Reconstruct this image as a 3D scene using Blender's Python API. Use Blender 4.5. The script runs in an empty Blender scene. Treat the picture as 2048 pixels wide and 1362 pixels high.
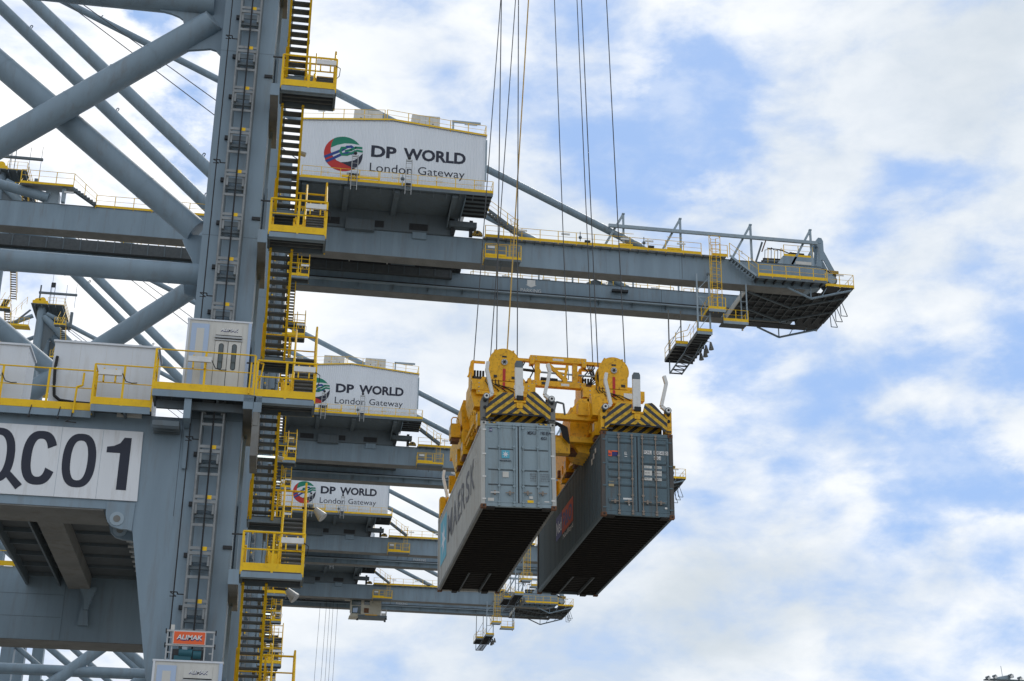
import bpy, math, random
from mathutils import Vector, Matrix
random.seed(7)
R = math.radians
# ------------------------------------------------------------------ camera, light, sky, exposure
sc = bpy.context.scene
col = sc.collection
cam = bpy.data.cameras.new('camera'); cam.sensor_width = 36; cam.lens = 3100 / 2048 * 36
cam.clip_start = 0.5; cam.clip_end = 5000
co = bpy.data.objects.new('camera', cam); col.objects.link(co); sc.camera = co
def _n(v): return Vector(v).normalized()
xw = _n((22182.35, -1639.16, -3100)); yw = _n((-527, -1269, -3100)); zw = xw.cross(yw)
mm = Matrix((xw, yw, zw)).to_4x4()          # rows: world axes seen from the camera
mm.translation = (0, 0, 2)
co.matrix_world = mm
sc.view_settings.view_transform = 'Standard'; sc.view_settings.look = 'None'
sc.view_settings.exposure = 0.0; sc.view_settings.gamma = 1; sc.view_settings.use_curve_mapping = False

SUN_EL, SUN_AZ = 48, 28                      # azimuth measured from +Y towards +X
sun = bpy.data.lights.new('sun', 'SUN'); sun.energy = 1.4; sun.angle = R(12); sun.color = (1, .95, .87)
so = bpy.data.objects.new('sun', sun); col.objects.link(so)
sd = Vector((math.sin(R(SUN_AZ)) * math.cos(R(SUN_EL)), math.cos(R(SUN_AZ)) * math.cos(R(SUN_EL)), math.sin(R(SUN_EL))))
so.rotation_euler = (-sd).to_track_quat('-Z', 'Y').to_euler()

world = bpy.data.worlds.new('World'); sc.world = world; world.use_nodes = True
nt = world.node_tree; nt.nodes.clear(); L = nt.links.new
def N(tree, t, **kw):
    n = tree.nodes.new(t)
    for k, v in kw.items():
        if k == 'i':
            for a, b in v.items(): n.inputs[a].default_value = b
        else: setattr(n, k, v)
    return n
def build_sky():
    out = N(nt, 'ShaderNodeOutputWorld'); bg = N(nt, 'ShaderNodeBackground', i={'Strength': 0.1})
    sky = N(nt, 'ShaderNodeTexSky', sky_type='NISHITA', sun_disc=False, sun_elevation=R(SUN_EL), sun_rotation=R(SUN_AZ))
    sky.air_density = 1.0; sky.dust_density = 0.6; sky.ozone_density = 1.6
    tc = N(nt, 'ShaderNodeTexCoord')
    mp = N(nt, 'ShaderNodeMapping', i={'Scale': (1.0, 1.0, 1.9), 'Location': (.37, .12, .4)})
    L(tc.outputs['Generated'], mp.inputs['Vector'])
    n1 = N(nt, 'ShaderNodeTexNoise', i={'Scale': 5.2, 'Detail': 8, 'Roughness': .5, 'Distortion': .2})
    n2 = N(nt, 'ShaderNodeTexNoise', i={'Scale': 15, 'Detail': 8, 'Roughness': .55, 'Distortion': .25})
    n3 = N(nt, 'ShaderNodeTexNoise', i={'Scale': 4.7, 'Detail': 5, 'Roughness': .5})
    for n in (n1, n2, n3): L(mp.outputs[0], n.inputs['Vector'])
    def M(op, a, b=None, c=None, clamp=False):
        m = N(nt, 'ShaderNodeMath', operation=op, use_clamp=clamp)
        for k, v in enumerate((a, b, c)):
            if v is None: continue
            if isinstance(v, (int, float)): m.inputs[k].default_value = v
            else: L(v, m.inputs[k])
        return m.outputs[0]
    # clear gaps between the clouds, each a soft patch round a direction of the sky
    acc = None
    wn = N(nt, 'ShaderNodeTexNoise', i={'Scale': 8, 'Detail': 9, 'Roughness': .62}); L(mp.outputs[0], wn.inputs['Vector'])
    w1 = N(nt, 'ShaderNodeVectorMath', operation='SUBTRACT'); L(wn.outputs['Color'], w1.inputs[0]); w1.inputs[1].default_value = (.5, .5, .5)
    w2 = N(nt, 'ShaderNodeVectorMath', operation='SCALE'); L(w1.outputs[0], w2.inputs[0]); w2.inputs['Scale'].default_value = .11
    w3 = N(nt, 'ShaderNodeVectorMath', operation='ADD'); L(w2.outputs[0], w3.inputs[0]); L(tc.outputs['Generated'], w3.inputs[1])
    for (x, y, r, w) in SKY_GAPS:
        d = (xw * 0)
        v = Vector((x - 1024, 681 - y, -3100)); wd = Vector((xw.dot(v), yw.dot(v), zw.dot(v))).normalized()
        dist = N(nt, 'ShaderNodeVectorMath', operation='DISTANCE'); dist.inputs[1].default_value = wd
        L(w3.outputs[0], dist.inputs[0])
        mr = N(nt, 'ShaderNodeMapRange', interpolation_type='SMOOTHSTEP', i={'From Min': 0, 'From Max': r / 3100 * 1.12, 'To Min': w * 1.12, 'To Max': 0})
        L(dist.outputs['Value'], mr.inputs['Value'])
        acc = mr.outputs[0] if acc is None else M('ADD', acc, mr.outputs[0])
    n4 = N(nt, 'ShaderNodeTexNoise', i={'Scale': 34, 'Detail': 8, 'Roughness': .6, 'Distortion': .3}); L(mp.outputs[0], n4.inputs['Vector'])
    nn = M('ADD', M('ADD', M('MULTIPLY', n1.outputs['Fac'], .72), M('MULTIPLY', n2.outputs['Fac'], .85)), M('MULTIPLY', n4.outputs['Fac'], .17))
    dens = M('SUBTRACT', M('ADD', nn, -.16), M('MINIMUM', acc, .46))
    cl = N(nt, 'ShaderNodeMapRange', interpolation_type='SMOOTHSTEP', i={'From Min': .32, 'From Max': .78})
    L(dens, cl.inputs['Value'])
    ramp = N(nt, 'ShaderNodeValToRGB')
    e = ramp.color_ramp.elements
    e[0].position = .38; e[0].color = (6.5, 7.35, 8.4, 1)
    e[1].position = .60; e[1].color = (9.9, 10.2, 10.5, 1)
    sh = M('ADD', M('MULTIPLY', n3.outputs['Fac'], .62), M('ADD', M('MULTIPLY', n2.outputs['Fac'], .26), M('MULTIPLY', n4.outputs['Fac'], .12))); L(sh, ramp.inputs['Fac'])
    # the sky glows whiter towards the sun behind the cloud
    dd = N(nt, 'ShaderNodeVectorMath', operation='DISTANCE'); L(tc.outputs['Generated'], dd.inputs[0])
    v = Vector((150 - 1024, 681 - 350, -3100)); dd.inputs[1].default_value = Vector((xw.dot(v), yw.dot(v), zw.dot(v))).normalized()
    gl = N(nt, 'ShaderNodeMapRange', interpolation_type='SMOOTHSTEP', i={'From Min': .02, 'From Max': .34, 'To Min': 1, 'To Max': 0}); L(dd.outputs['Value'], gl.inputs['Value'])
    cw = N(nt, 'ShaderNodeMixRGB'); cw.inputs[2].default_value = (12, 12, 12, 1)
    L(M('MULTIPLY', gl.outputs[0], .92), cw.inputs[0]); L(ramp.outputs['Color'], cw.inputs[1])
    hz = N(nt, 'ShaderNodeMixRGB', i={0: SKY_PALE}); hz.inputs[2].default_value = (3.7, 5.75, 9.7, 1)
    L(sky.outputs[0], hz.inputs[1])
    # thin high veil over the clear patches
    vl = N(nt, 'ShaderNodeMapRange', interpolation_type='SMOOTHSTEP', i={'From Min': .40, 'From Max': .66, 'To Max': .36}); L(M('ADD', M('MULTIPLY', n2.outputs['Fac'], .62), M('MULTIPLY', n4.outputs['Fac'], .38)), vl.inputs['Value'])
    # shaded cloud banks
    ga = None
    for (x, y, r, w) in SKY_BANKS:
        v = Vector((x - 1024, 681 - y, -3100)); wd = Vector((xw.dot(v), yw.dot(v), zw.dot(v))).normalized()
        dist = N(nt, 'ShaderNodeVectorMath', operation='DISTANCE'); dist.inputs[1].default_value = wd; L(w3.outputs[0], dist.inputs[0])
        mr = N(nt, 'ShaderNodeMapRange', interpolation_type='SMOOTHSTEP', i={'From Min': 0, 'From Max': r / 3100, 'To Min': w, 'To Max': 0}); L(dist.outputs['Value'], mr.inputs['Value'])
        ga = mr.outputs[0] if ga is None else M('ADD', ga, mr.outputs[0])
    cg = N(nt, 'ShaderNodeMixRGB'); cg.inputs[2].default_value = (6.3, 7.0, 7.6, 1); L(M('MINIMUM', ga, .8), cg.inputs[0]); L(cw.outputs[0], cg.inputs[1]); cw = cg
    mix = N(nt, 'ShaderNodeMixRGB'); L(M('MAXIMUM', cl.outputs[0], vl.outputs[0]), mix.inputs[0]); L(hz.outputs[0], mix.inputs[1]); L(cw.outputs[0], mix.inputs[2])
    L(mix.outputs[0], bg.inputs['Color']); L(bg.outputs[0], out.inputs[0])
SKY_PALE = .8
SKY_BANKS = [(1450, 1160, 230, .7), (1330, 1230, 170, .5), (1620, 1150, 150, .4), (2000, 60, 260, .45), (1750, 1240, 170, .4), (1480, 430, 120, .3), (1900, 1110, 110, .35), (1150, 80, 150, .3), (1250, 480, 130, .4), (1620, 560, 120, .2), (1000, 1240, 150, .25)]
SKY_GAPS = [(1430, 100, 150, .26), (1400, 230, 170, .32), (1310, 300, 160, .28), (1180, 330, 150, .20), (1230, 200, 120, .16), (1205, 20, 130, .12), (1470, 330, 110, .16), (1875, 350, 120, .26), (1770, 320, 100, .18), (1690, 440, 120, .24), (2005, 320, 130, .18),
            (1985, 620, 130, .24), (2040, 720, 110, .22), (1427, 668, 100, .18), (1485, 755, 120, .30), (1685, 800, 110, .20), (1841, 712, 90, .22), (1960, 790, 110, .12), (1444, 880, 110, .24), (1560, 870, 90, .14),
            (1790, 975, 130, .26), (1930, 940, 130, .28), (2030, 930, 100, .22), (1600, 1000, 90, .14), (2022, 1093, 80, .12), (2011, 1258, 70, .08),
            (300, 35, 80, .42), (410, 270, 100, .34), (385, 370, 90, .26), (350, 120, 60, .2), (1080, 190, 140, .15), (900, 60, 140, .08), (1120, 60, 160, .12), (1300, 420, 150, .14), (1250, 260, 180, .12), (1560, 480, 120, .12), (1600, 200, 130, .08), (1620, 900, 120, .10), (1350, 560, 120, .08)]
build_sky()

# ------------------------------------------------------------------ materials
MATS = {}
def mat(name, c, rough=.55, metal=0.0, var=.10, scale=.7, streak=False, dirt=None, spec=.35, bump=0.0, dirt_amt=.5):
    if name in MATS: return MATS[name]
    m = bpy.data.materials.new(name); m.use_nodes = True; t = m.node_tree; p = t.nodes['Principled BSDF']; l = t.links.new
    p.inputs['Roughness'].default_value = rough; p.inputs['Metallic'].default_value = metal
    p.inputs['Specular IOR Level'].default_value = spec
    tc = N(t, 'ShaderNodeTexCoord'); mp = N(t, 'ShaderNodeMapping', i={'Scale': (scale, scale, scale * (.12 if streak else 1))})
    l(tc.outputs['Object'], mp.inputs[0])
    nz = N(t, 'ShaderNodeTexNoise', i={'Scale': 1.6, 'Detail': 8, 'Roughness': .6}); l(mp.outputs[0], nz.inputs['Vector'])
    rp = N(t, 'ShaderNodeValToRGB'); e = rp.color_ramp.elements
    e[0].position = .3; e[1].position = .72
    e[0].color = tuple(v * (1 - var) for v in c) + (1,); e[1].color = tuple(min(1, v * (1 + var)) for v in c) + (1,)
    l(nz.outputs['Fac'], rp.inputs[0]); last = rp.outputs[0]
    if dirt:
        n2 = N(t, 'ShaderNodeTexNoise', i={'Scale': 4.3, 'Detail': 9, 'Roughness': .68}); l(mp.outputs[0], n2.inputs['Vector'])
        r2 = N(t, 'ShaderNodeMapRange', i={'From Min': .52, 'From Max': .74, 'To Min': 0, 'To Max': dirt_amt}); l(n2.outputs['Fac'], r2.inputs['Value'])
        mx = N(t, 'ShaderNodeMixRGB'); mx.inputs[2].default_value = dirt + (1,); l(r2.outputs[0], mx.inputs[0]); l(last, mx.inputs[1]); last = mx.outputs[0]
    l(last, p.inputs['Base Color'])
    rr = N(t, 'ShaderNodeMapRange', i={'To Min': max(.05, rough - .12), 'To Max': min(1, rough + .15)}); l(nz.outputs['Fac'], rr.inputs['Value']); l(rr.outputs[0], p.inputs['Roughness'])
    if bump:
        n3 = N(t, 'ShaderNodeTexNoise', i={'Scale': 2.2, 'Detail': 3}); l(tc.outputs['Object'], n3.inputs['Vector'])
        b = N(t, 'ShaderNodeBump', i={'Strength': bump, 'Distance': .05}); l(n3.outputs['Fac'], b.inputs['Height']); l(b.outputs[0], p.inputs['Normal'])
    MATS[name] = m; return m
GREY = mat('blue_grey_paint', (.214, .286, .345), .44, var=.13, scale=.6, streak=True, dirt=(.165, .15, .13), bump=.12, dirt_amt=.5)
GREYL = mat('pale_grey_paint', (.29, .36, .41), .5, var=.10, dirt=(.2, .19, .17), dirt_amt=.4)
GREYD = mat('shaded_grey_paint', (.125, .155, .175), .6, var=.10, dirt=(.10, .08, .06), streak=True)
UNDER = mat('weathered_and_underside_shade_paint', (.20, .20, .19), .75, var=.2, dirt=(.12, .09, .06), scale=.5)  # weathered grey; on girder and beam bottoms the brown paints in bounce-lit shade
GALV = mat('galvanised_steel', (.42, .43, .43), .5, metal=.3, var=.14, scale=2)
TREAD = mat('dark_grating', (.095, .105, .11), .7, var=.2, scale=2)
YEL = mat('yellow_paint', (.86, .53, .006), .42, var=.10, scale=1.4, dirt=(.30, .17, .03), dirt_amt=.4)
YELD = mat('spreader_yellow_paint', (.82, .435, .010), .38, var=.16, scale=1.9, dirt=(.13, .06, .02), dirt_amt=.85, bump=.15)
WHITE = mat('white_paint', (.66, .69, .73), .45, var=.05, scale=.8, streak=True, dirt=(.5, .49, .46), dirt_amt=.5)
OFFW = mat('off_white_paint', (.60, .59, .55), .55, var=.08, dirt=(.32, .29, .25), streak=True)
LBLUE = mat('pale_blue_glass_panel', (.40, .50, .66), .3, var=.05)
BLACK = mat('black_rubber', (.018, .018, .02), .6, var=.2)
CABLE = mat('steel_cable', (.06, .065, .07), .5, var=.2)
INK = mat('dark_navy_lettering', (.022, .026, .045), .5, var=.15)
RED = mat('red_paint', (.50, .035, .03), .5); GREEN = mat('green_paint', (.01, .20, .12), .5); BLUE = mat('blue_paint', (.02, .055, .24), .5)
ORANGE = mat('orange_sign_paint', (.80, .13, .035), .45, var=.05)
GLASS = mat('dark_window_glass', (.05, .075, .08), .08, var=.2, spec=.8)
DARK = mat('dark_machinery', (.035, .037, .04), .6, var=.3, scale=3)
TEAL = mat('teal_motor_paint', (.02, .10, .13), .4)
LAMPW = mat('white_lamp_housing', (.72, .72, .70), .35, var=.06, dirt=(.42, .38, .3))
RUST = mat('rusty_steel', (.16, .075, .04), .8, var=.4, scale=3)
CREAM = mat('cream_paint', (.50, .47, .38), .55, var=.1, dirt=(.3, .25, .18))
CONC = mat('apron_concrete', (.26, .245, .22), .9, var=.25, scale=.06)
CGREY = mat('container_grey_paint', (.265, .34, .38), .5, var=.08, scale=1.1, streak=True, dirt=(.17, .16, .14), bump=.5)
CSIDE = mat('container_pale_side_paint', (.48, .48, .455), .6, var=.12, scale=1.4, streak=True, dirt=(.27, .21, .15), dirt_amt=.7, bump=.4)
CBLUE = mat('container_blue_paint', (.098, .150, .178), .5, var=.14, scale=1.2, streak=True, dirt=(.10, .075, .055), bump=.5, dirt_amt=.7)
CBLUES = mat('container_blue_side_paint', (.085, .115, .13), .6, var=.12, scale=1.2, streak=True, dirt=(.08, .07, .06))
UNDERC = mat('tarry_underside_coating', (.020, .018, .016), .85, var=.35, scale=2, dirt=(.06, .045, .03))
GREASE = mat('galvanised_rods', (.25, .21, .175), .5, metal=.2, var=.25, scale=3, dirt=(.16, .09, .05))
SKYB = mat('light_blue_paint', (.10, .42, .55), .5); TAN = mat('tan_label', (.42, .33, .18), .6); NAVY = mat('navy_paint', (.03, .035, .16), .5)
SCR = mat('dark_grey_lettering', (.15, .15, .16), .6)
ROPEY = mat('yellow_cable_sheath', (.55, .36, .10), .6)
SIGNW = mat('white_sign_face', (.73, .75, .775), .5, var=.05, scale=1.1, streak=True, dirt=(.45, .42, .38), dirt_amt=.5)
RPOST = mat('rust_streaked_post', (.09, .085, .08), .7, var=.3, scale=1.5, streak=True, dirt=(.17, .08, .045), dirt_amt=.8)
MASTG = mat('dull_galvanised_mast', (.25, .265, .27), .55, metal=.2, var=.2, scale=2, dirt=(.14, .12, .10))
ORANGE2 = mat('shadow_side_orange_paint', (.42, .07, .03), .6, var=.2, scale=2)  # logo orange darkened to put the side wall's shadow into the colour
LIT = bpy.data.materials.new('lit_fluorescent_tube'); LIT.use_nodes = True
LIT.node_tree.nodes['Principled BSDF'].inputs['Emission Color'].default_value = (.85, 1, .97, 1)
LIT.node_tree.nodes['Principled BSDF'].inputs['Emission Strength'].default_value = 1.3
def striped(name, c1, c2, pitch, sx, sz, sy=0):
    m = bpy.data.materials.new(name); m.use_nodes = True; t = m.node_tree; p = t.nodes['Principled BSDF']; l = t.links.new
    tc = N(t, 'ShaderNodeTexCoord'); sp = N(t, 'ShaderNodeSeparateXYZ'); l(tc.outputs['Object'], sp.inputs[0])
    def MM(op, a, b):
        q = N(t, 'ShaderNodeMath', operation=op)
        for k, v in enumerate((a, b)):
            if isinstance(v, (int, float)): q.inputs[k].default_value = v
            else: l(v, q.inputs[k])
        return q.outputs[0]
    s = MM('ADD', MM('MULTIPLY', sp.outputs[0], sx), MM('ADD', MM('MULTIPLY', sp.outputs[2], sz), MM('MULTIPLY', sp.outputs[1], sy)))
    f = MM('FRACT', MM('ADD', MM('DIVIDE', s, pitch), 40.0), 0)
    g = MM('GREATER_THAN', f, .5)
    nz = N(t, 'ShaderNodeTexNoise', i={'Scale': 5, 'Detail': 8, 'Roughness': .7}); l(tc.outputs['Object'], nz.inputs['Vector'])
    r2 = N(t, 'ShaderNodeMapRange', i={'From Min': .42, 'From Max': .68, 'To Min': 1.1, 'To Max': .32}); l(nz.outputs['Fac'], r2.inputs['Value'])
    mx = N(t, 'ShaderNodeMixRGB'); mx.inputs[1].default_value = c1 + (1,); mx.inputs[2].default_value = c2 + (1,); l(g, mx.inputs[0])
    mu = N(t, 'ShaderNodeMixRGB', blend_type='MULTIPLY', i={0: 1}); l(mx.outputs[0], mu.inputs[1]); l(r2.outputs[0], mu.inputs[2])
    l(mu.outputs[0], p.inputs['Base Color']); p.inputs['Roughness'].default_value = .5
    MATS[name] = m; return m
YK = (.70, .42, .015); KK = (.03, .035, .045)
HAZR = striped('hazard_stripes_rising', YK, KK, .17, .5, .62)
HAZL = striped('hazard_stripes_falling', YK, KK, .17, .5, -.62)
HAZY = striped('hazard_stripes_small', YK, KK, .12, .7, .7, .7)
# profiled white cladding with vertical ribs (bump only, the ribs are 40 mm)
def cladding(name, c, pitch):
    m = mat(name, c, .45, var=.05, scale=.5, streak=True).copy(); m.name = name
    t = m.node_tree; l = t.links.new; p = t.nodes['Principled BSDF']
    tc = N(t, 'ShaderNodeTexCoord'); w = N(t, 'ShaderNodeTexWave', i={'Scale': 2 * math.pi / pitch / 20}); w.bands_direction = 'X'; w.wave_profile = 'SIN'
    l(tc.outputs['Object'], w.inputs['Vector']); b = N(t, 'ShaderNodeBump', i={'Strength': .9, 'Distance': .04}); l(w.outputs['Fac'], b.inputs['Height']); l(b.outputs[0], p.inputs['Normal'])
    return m
CLAD = cladding('white_profiled_cladding', (.74, .775, .82), .24)

# ------------------------------------------------------------------ mesh helpers
def V(*a): return Vector(a)
class MB:
    def __init__(s): s.v = []; s.f = []; s.m = []; s.mats = []; s.sm = []; s.isl = []
    def mi(s, m):
        if m not in s.mats: s.mats.append(m)
        return s.mats.index(m)
    def add(s, vs, fs, m, smooth=False):
        o = len(s.v); s.v += [tuple(x) for x in vs]; k = s.mi(m); s.isl.append((o, len(s.v), len(s.f), len(s.f) + len(fs)))
        for f in fs: s.f.append([o + i for i in f]); s.m.append(k); s.sm.append(smooth)
    def box(s, x0, x1, y0, y1, z0, z1, m):
        v = [(x, y, z) for z in (z0, z1) for y in (y0, y1) for x in (x0, x1)]
        s.add(v, [(0, 2, 3, 1), (4, 5, 7, 6), (0, 1, 5, 4), (2, 6, 7, 3), (0, 4, 6, 2), (1, 3, 7, 5)], m); return s
    def frame(s, p, q, up=None):
        d = (Vector(q) - Vector(p)); n = d.normalized(); up = Vector(up or (0, 0, 1))
        if abs(n.dot(up)) > .97: up = Vector((0, 1, 0))
        a = n.cross(up).normalized(); b = a.cross(n).normalized(); return a, b
    def bar(s, p, q, w, h, m, up=None):
        a, b = s.frame(p, q, up); vs = []
        for c in (p, q):
            for i, j in ((-1, -1), (1, -1), (1, 1), (-1, 1)): vs.append(Vector(c) + a * w / 2 * i + b * h / 2 * j)
        s.add(vs, [(3, 2, 1, 0), (4, 5, 6, 7), (0, 1, 5, 4), (1, 2, 6, 5), (2, 3, 7, 6), (3, 0, 4, 7)], m); return s
    def tube(s, p, q, r, m, n=8, r2=None, caps=True):
        a, b = s.frame(p, q); r2 = r if r2 is None else r2; vs = []
        for c, rr in ((p, r), (q, r2)):
            for k in range(n):
                t = 2 * math.pi * k / n; vs.append(Vector(c) + a * rr * math.cos(t) + b * rr * math.sin(t))
        s.add(vs, [(k, n + k, n + (k + 1) % n, (k + 1) % n)[::-1] for k in range(n)], m, n > 6)
        if caps: s.add(vs, [tuple(range(n)), tuple(range(n, 2 * n))[::-1]], m)
        return s
    def path(s, pts, r, m, n=5):
        for a, b in zip(pts, pts[1:]): s.tube(a, b, r, m, n, caps=True)
        return s
    def prism(s, poly, y0, y1, m, axis='y'):       # polygon in XZ (axis y), YZ (axis x) or XY (axis z)
        def P(a, b, t): return (a, t, b) if axis == 'y' else ((t, a, b) if axis == 'x' else (a, b, t))
        n = len(poly); vs = [P(a, b, y0) for a, b in poly] + [P(a, b, y1) for a, b in poly]
        s.add(vs, [tuple(range(n)), tuple(range(2 * n - 1, n - 1, -1))] + [(k, n + k, n + (k + 1) % n, (k + 1) % n) for k in range(n)], m); return s
    def sphere(s, c, r, m, n=10):
        vs = []; 
        for i in range(n // 2 + 1):
            for k in range(n):
                a = math.pi * i / (n // 2); t = 2 * math.pi * k / n
                vs.append((c[0] + r * math.sin(a) * math.cos(t), c[1] + r * math.sin(a) * math.sin(t), c[2] + r * math.cos(a)))
        s.add(vs, [(i * n + k, i * n + (k + 1) % n, (i + 1) * n + (k + 1) % n, (i + 1) * n + k) for i in range(n // 2) for k in range(n)], m, True); return s
    def pieces(s):                                   # groups of islands that lie far apart (each becomes a part of its own)
        bb = []
        for a, b, _, _ in s.isl:
            c = list(zip(*s.v[a:b])); lo = [min(q) for q in c]; hi = [max(q) for q in c]; bb.append((lo, hi, max(h - l for h, l in zip(hi, lo))))
        n = len(bb); par = list(range(n))
        def find(i):
            while par[i] != i: par[i] = par[par[i]]; i = par[i]
            return i
        for i in range(n):
            for j in range(i + 1, n):
                gap = math.sqrt(sum(max(0, bb[j][0][k] - bb[i][1][k], bb[i][0][k] - bb[j][1][k]) ** 2 for k in range(3)))
                if gap <= max(.02, .49 * max(bb[i][2], bb[j][2])): par[find(i)] = find(j)
        g = {}
        for i in range(n): g.setdefault(find(i), []).append(i)
        return list(g.values())
    def build(s, name, parent=None, label=None):
        if name not in ('lettering', 'emblem') and 1 < len(s.isl) < 500:
            gs = s.pieces()
            if len(gs) > 1:
                gs.sort(key=lambda g: -sum(s.isl[i][1] - s.isl[i][0] for i in g)); out = None
                for g in gs:
                    q = MB(); q.mats = s.mats
                    for i in sorted(g):
                        a, b, f0, f1 = s.isl[i]; o = len(q.v); q.v += s.v[a:b]
                        for f in range(f0, f1): q.f.append([x - a + o for x in s.f[f]]); q.m.append(s.m[f]); q.sm.append(s.sm[f])
                    r = q.build(name, parent, label); out = out or r
                return out
        me = bpy.data.meshes.new(name); me.from_pydata(s.v, [], s.f)
        for m in s.mats: me.materials.append(m)
        me.polygons.foreach_set('material_index', s.m); me.polygons.foreach_set('use_smooth', s.sm)
        me.validate(); me.update()
        o = bpy.data.objects.new(name, me); col.objects.link(o)
        if parent: o.parent = parent
        if label: o['label'] = label
        return o
def tag(o, label, cat, group=None, kind=None):
    if label: o['label'] = label
    if cat: o['category'] = cat
    if group: o['group'] = group
    if kind: o['kind'] = kind
    return o
def empty(name, loc, label, cat, group=None, rot=None):
    o = bpy.data.objects.new(name, None); o.empty_display_size = .5; col.objects.link(o); o.location = loc
    if rot: o.rotation_euler = rot
    return tag(o, label, cat, group)
def copy_tree(o, parent=None):
    c = o.copy(); col.objects.link(c)
    if parent: c.parent = parent
    for ch in list(o.children): copy_tree(ch, c)
    return c
_tx = {}
def text_faces(body, bold=0.0):
    if (body, bold) in _tx: return _tx[(body, bold)]
    cu = bpy.data.curves.new('lettering', 'FONT'); cu.body = body; cu.offset = bold; cu.resolution_u = 3
    o = bpy.data.objects.new('lettering', cu); col.objects.link(o); bpy.context.view_layer.update()
    dg = bpy.context.evaluated_depsgraph_get(); me = bpy.data.meshes.new_from_object(o.evaluated_get(dg))
    vs = [(v.co.x, v.co.y) for v in me.vertices]; fs = [tuple(p.vertices) for p in me.polygons]
    bpy.data.objects.remove(o); bpy.data.meshes.remove(me)
    x0 = min(v[0] for v in vs); x1 = max(v[0] for v in vs); y0 = min(v[1] for v in vs); y1 = max(v[1] for v in vs)
    _tx[(body, bold)] = ([((v[0] - x0) / (x1 - x0), (v[1] - y0) / (y1 - y0)) for v in vs], fs); return _tx[(body, bold)]
def text(mb, body, o, u, v, m, bold=0.0):          # fits the lettering into the parallelogram o, o+u, o+v
    vs, fs = text_faces(body, bold); o = Vector(o); u = Vector(u); v = Vector(v)
    mb.add([o + u * a + v * b for a, b in vs], fs, m)
def rail(mb, pts, h=1.1, m=None, posts=1.4, r=.022, toe=.17, mid=True, ends=True, flat=True):
    m = m or YEL
    for si, (a, b) in enumerate(zip(pts, pts[1:])):
        a = Vector(a); b = Vector(b); d = b - a; n = max(1, round(d.length / posts))
        mb.tube(a + V(0, 0, h), b + V(0, 0, h), r, m, 6)
        if mid: mb.tube(a + V(0, 0, h * .55), b + V(0, 0, h * .55), r * .75, m, 5)
        if toe: mb.bar(a + V(0, 0, toe / 2), b + V(0, 0, toe / 2), .012, toe, m)
        for k in range(1 if si else 0, n + 1):
            p = a + d * k / n
            if flat: mb.bar(p - V(0, 0, .12), p + V(0, 0, h), .065, .02, m)
            else: mb.tube(p, p + V(0, 0, h), r * .9, m, 5)

# ------------------------------------------------------------------ ground
g = MB(); g.box(-3000, 3000, -3000, 3000, -1, 0, CONC); tag(g.build('ground'), 'grey concrete quay apron', 'ground', kind='structure')

# ------------------------------------------------------------------ the container crane (all five share it)
LAND = [2.0, 7.15, 12.3, 17.4, 22.7, 27.8, 32.9, 38.0, 43.1, 48.2, 53.3, 58.2]
def lamp_box(mb, x, y, z, w=.62):
    mb.box(x, x + w, y - .14, y - .05, z - .07, z + .09, LAMPW)
    for t in (.22, .72): mb.bar((x + w * t, y - .02, z - .25), (x + w * t, y - .02, z + .14), .04, .16, YEL)
def flight(y0, z0, y1, z1, x0, x1, n=14, simple=False):
    mb = MB(); xa, xb = x0, x1
    for k in range(n):
        t = (k + .5) / n; y = y0 + (y1 - y0) * t; z = z0 + (z1 - z0) * t
        mb.box(xa, xb, y - .13, y + .13, z - .045, z, TREAD)
        mb.box(xa + .02, xb - .02, y - .11, y + .11, z + .001, z + .012, GALV)
    for x in (xa - .035, xb + .035):
        mb.bar((x, y0, z0 - .06), (x, y1, z1 - .06), .075, .24, YEL)
        for h, r in ((.95, .034), (.52, .026)):
            mb.tube((x, y0, z0 + h), (x, y1, z1 + h), r, YEL, 5)
        for t in (.04, .35, .66, .97):
            y = y0 + (y1 - y0) * t; z = z0 + (z1 - z0) * t
            mb.bar((x, y, z - .15), (x, y, z + .95), .06, .05, YEL)
            if t in (.35,): mb.box(x - .05, x + .05, y - .05, y + .05, z - .14, z - .02, GREYD)
    return mb
def landing(x0, x1, y0, y1, z, sides, front=True):
    m = MB(); m.box(x0, x1, y0, y1, z - .04, z, TREAD)
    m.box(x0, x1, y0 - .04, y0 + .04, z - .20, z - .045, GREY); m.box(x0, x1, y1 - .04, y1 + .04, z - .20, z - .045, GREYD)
    for x in (x0, x1): m.box(x - .04, x + .04, y0 + .05, y1 - .05, z - .16, z - .045, GREYD)
    for k in range(1, 4): m.box(x0 + .05, x1 - .05, y0 + (y1 - y0) * k / 4 - .03, y0 + (y1 - y0) * k / 4 + .03, z - .12, z - .045, TREAD)
    r = MB(); f = y0 if front else y1
    pts = []
    if 'l' in sides: pts.append((x0, y1 if front else y0, z))
    pts += [(x0, f, z), (x1, f, z)]
    if 'r' in sides: pts.append((x1, y1 if front else y0, z))
    rail(r, pts, 1.1, YEL, posts=.85, toe=.22, r=.032)
    return m, r

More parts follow.
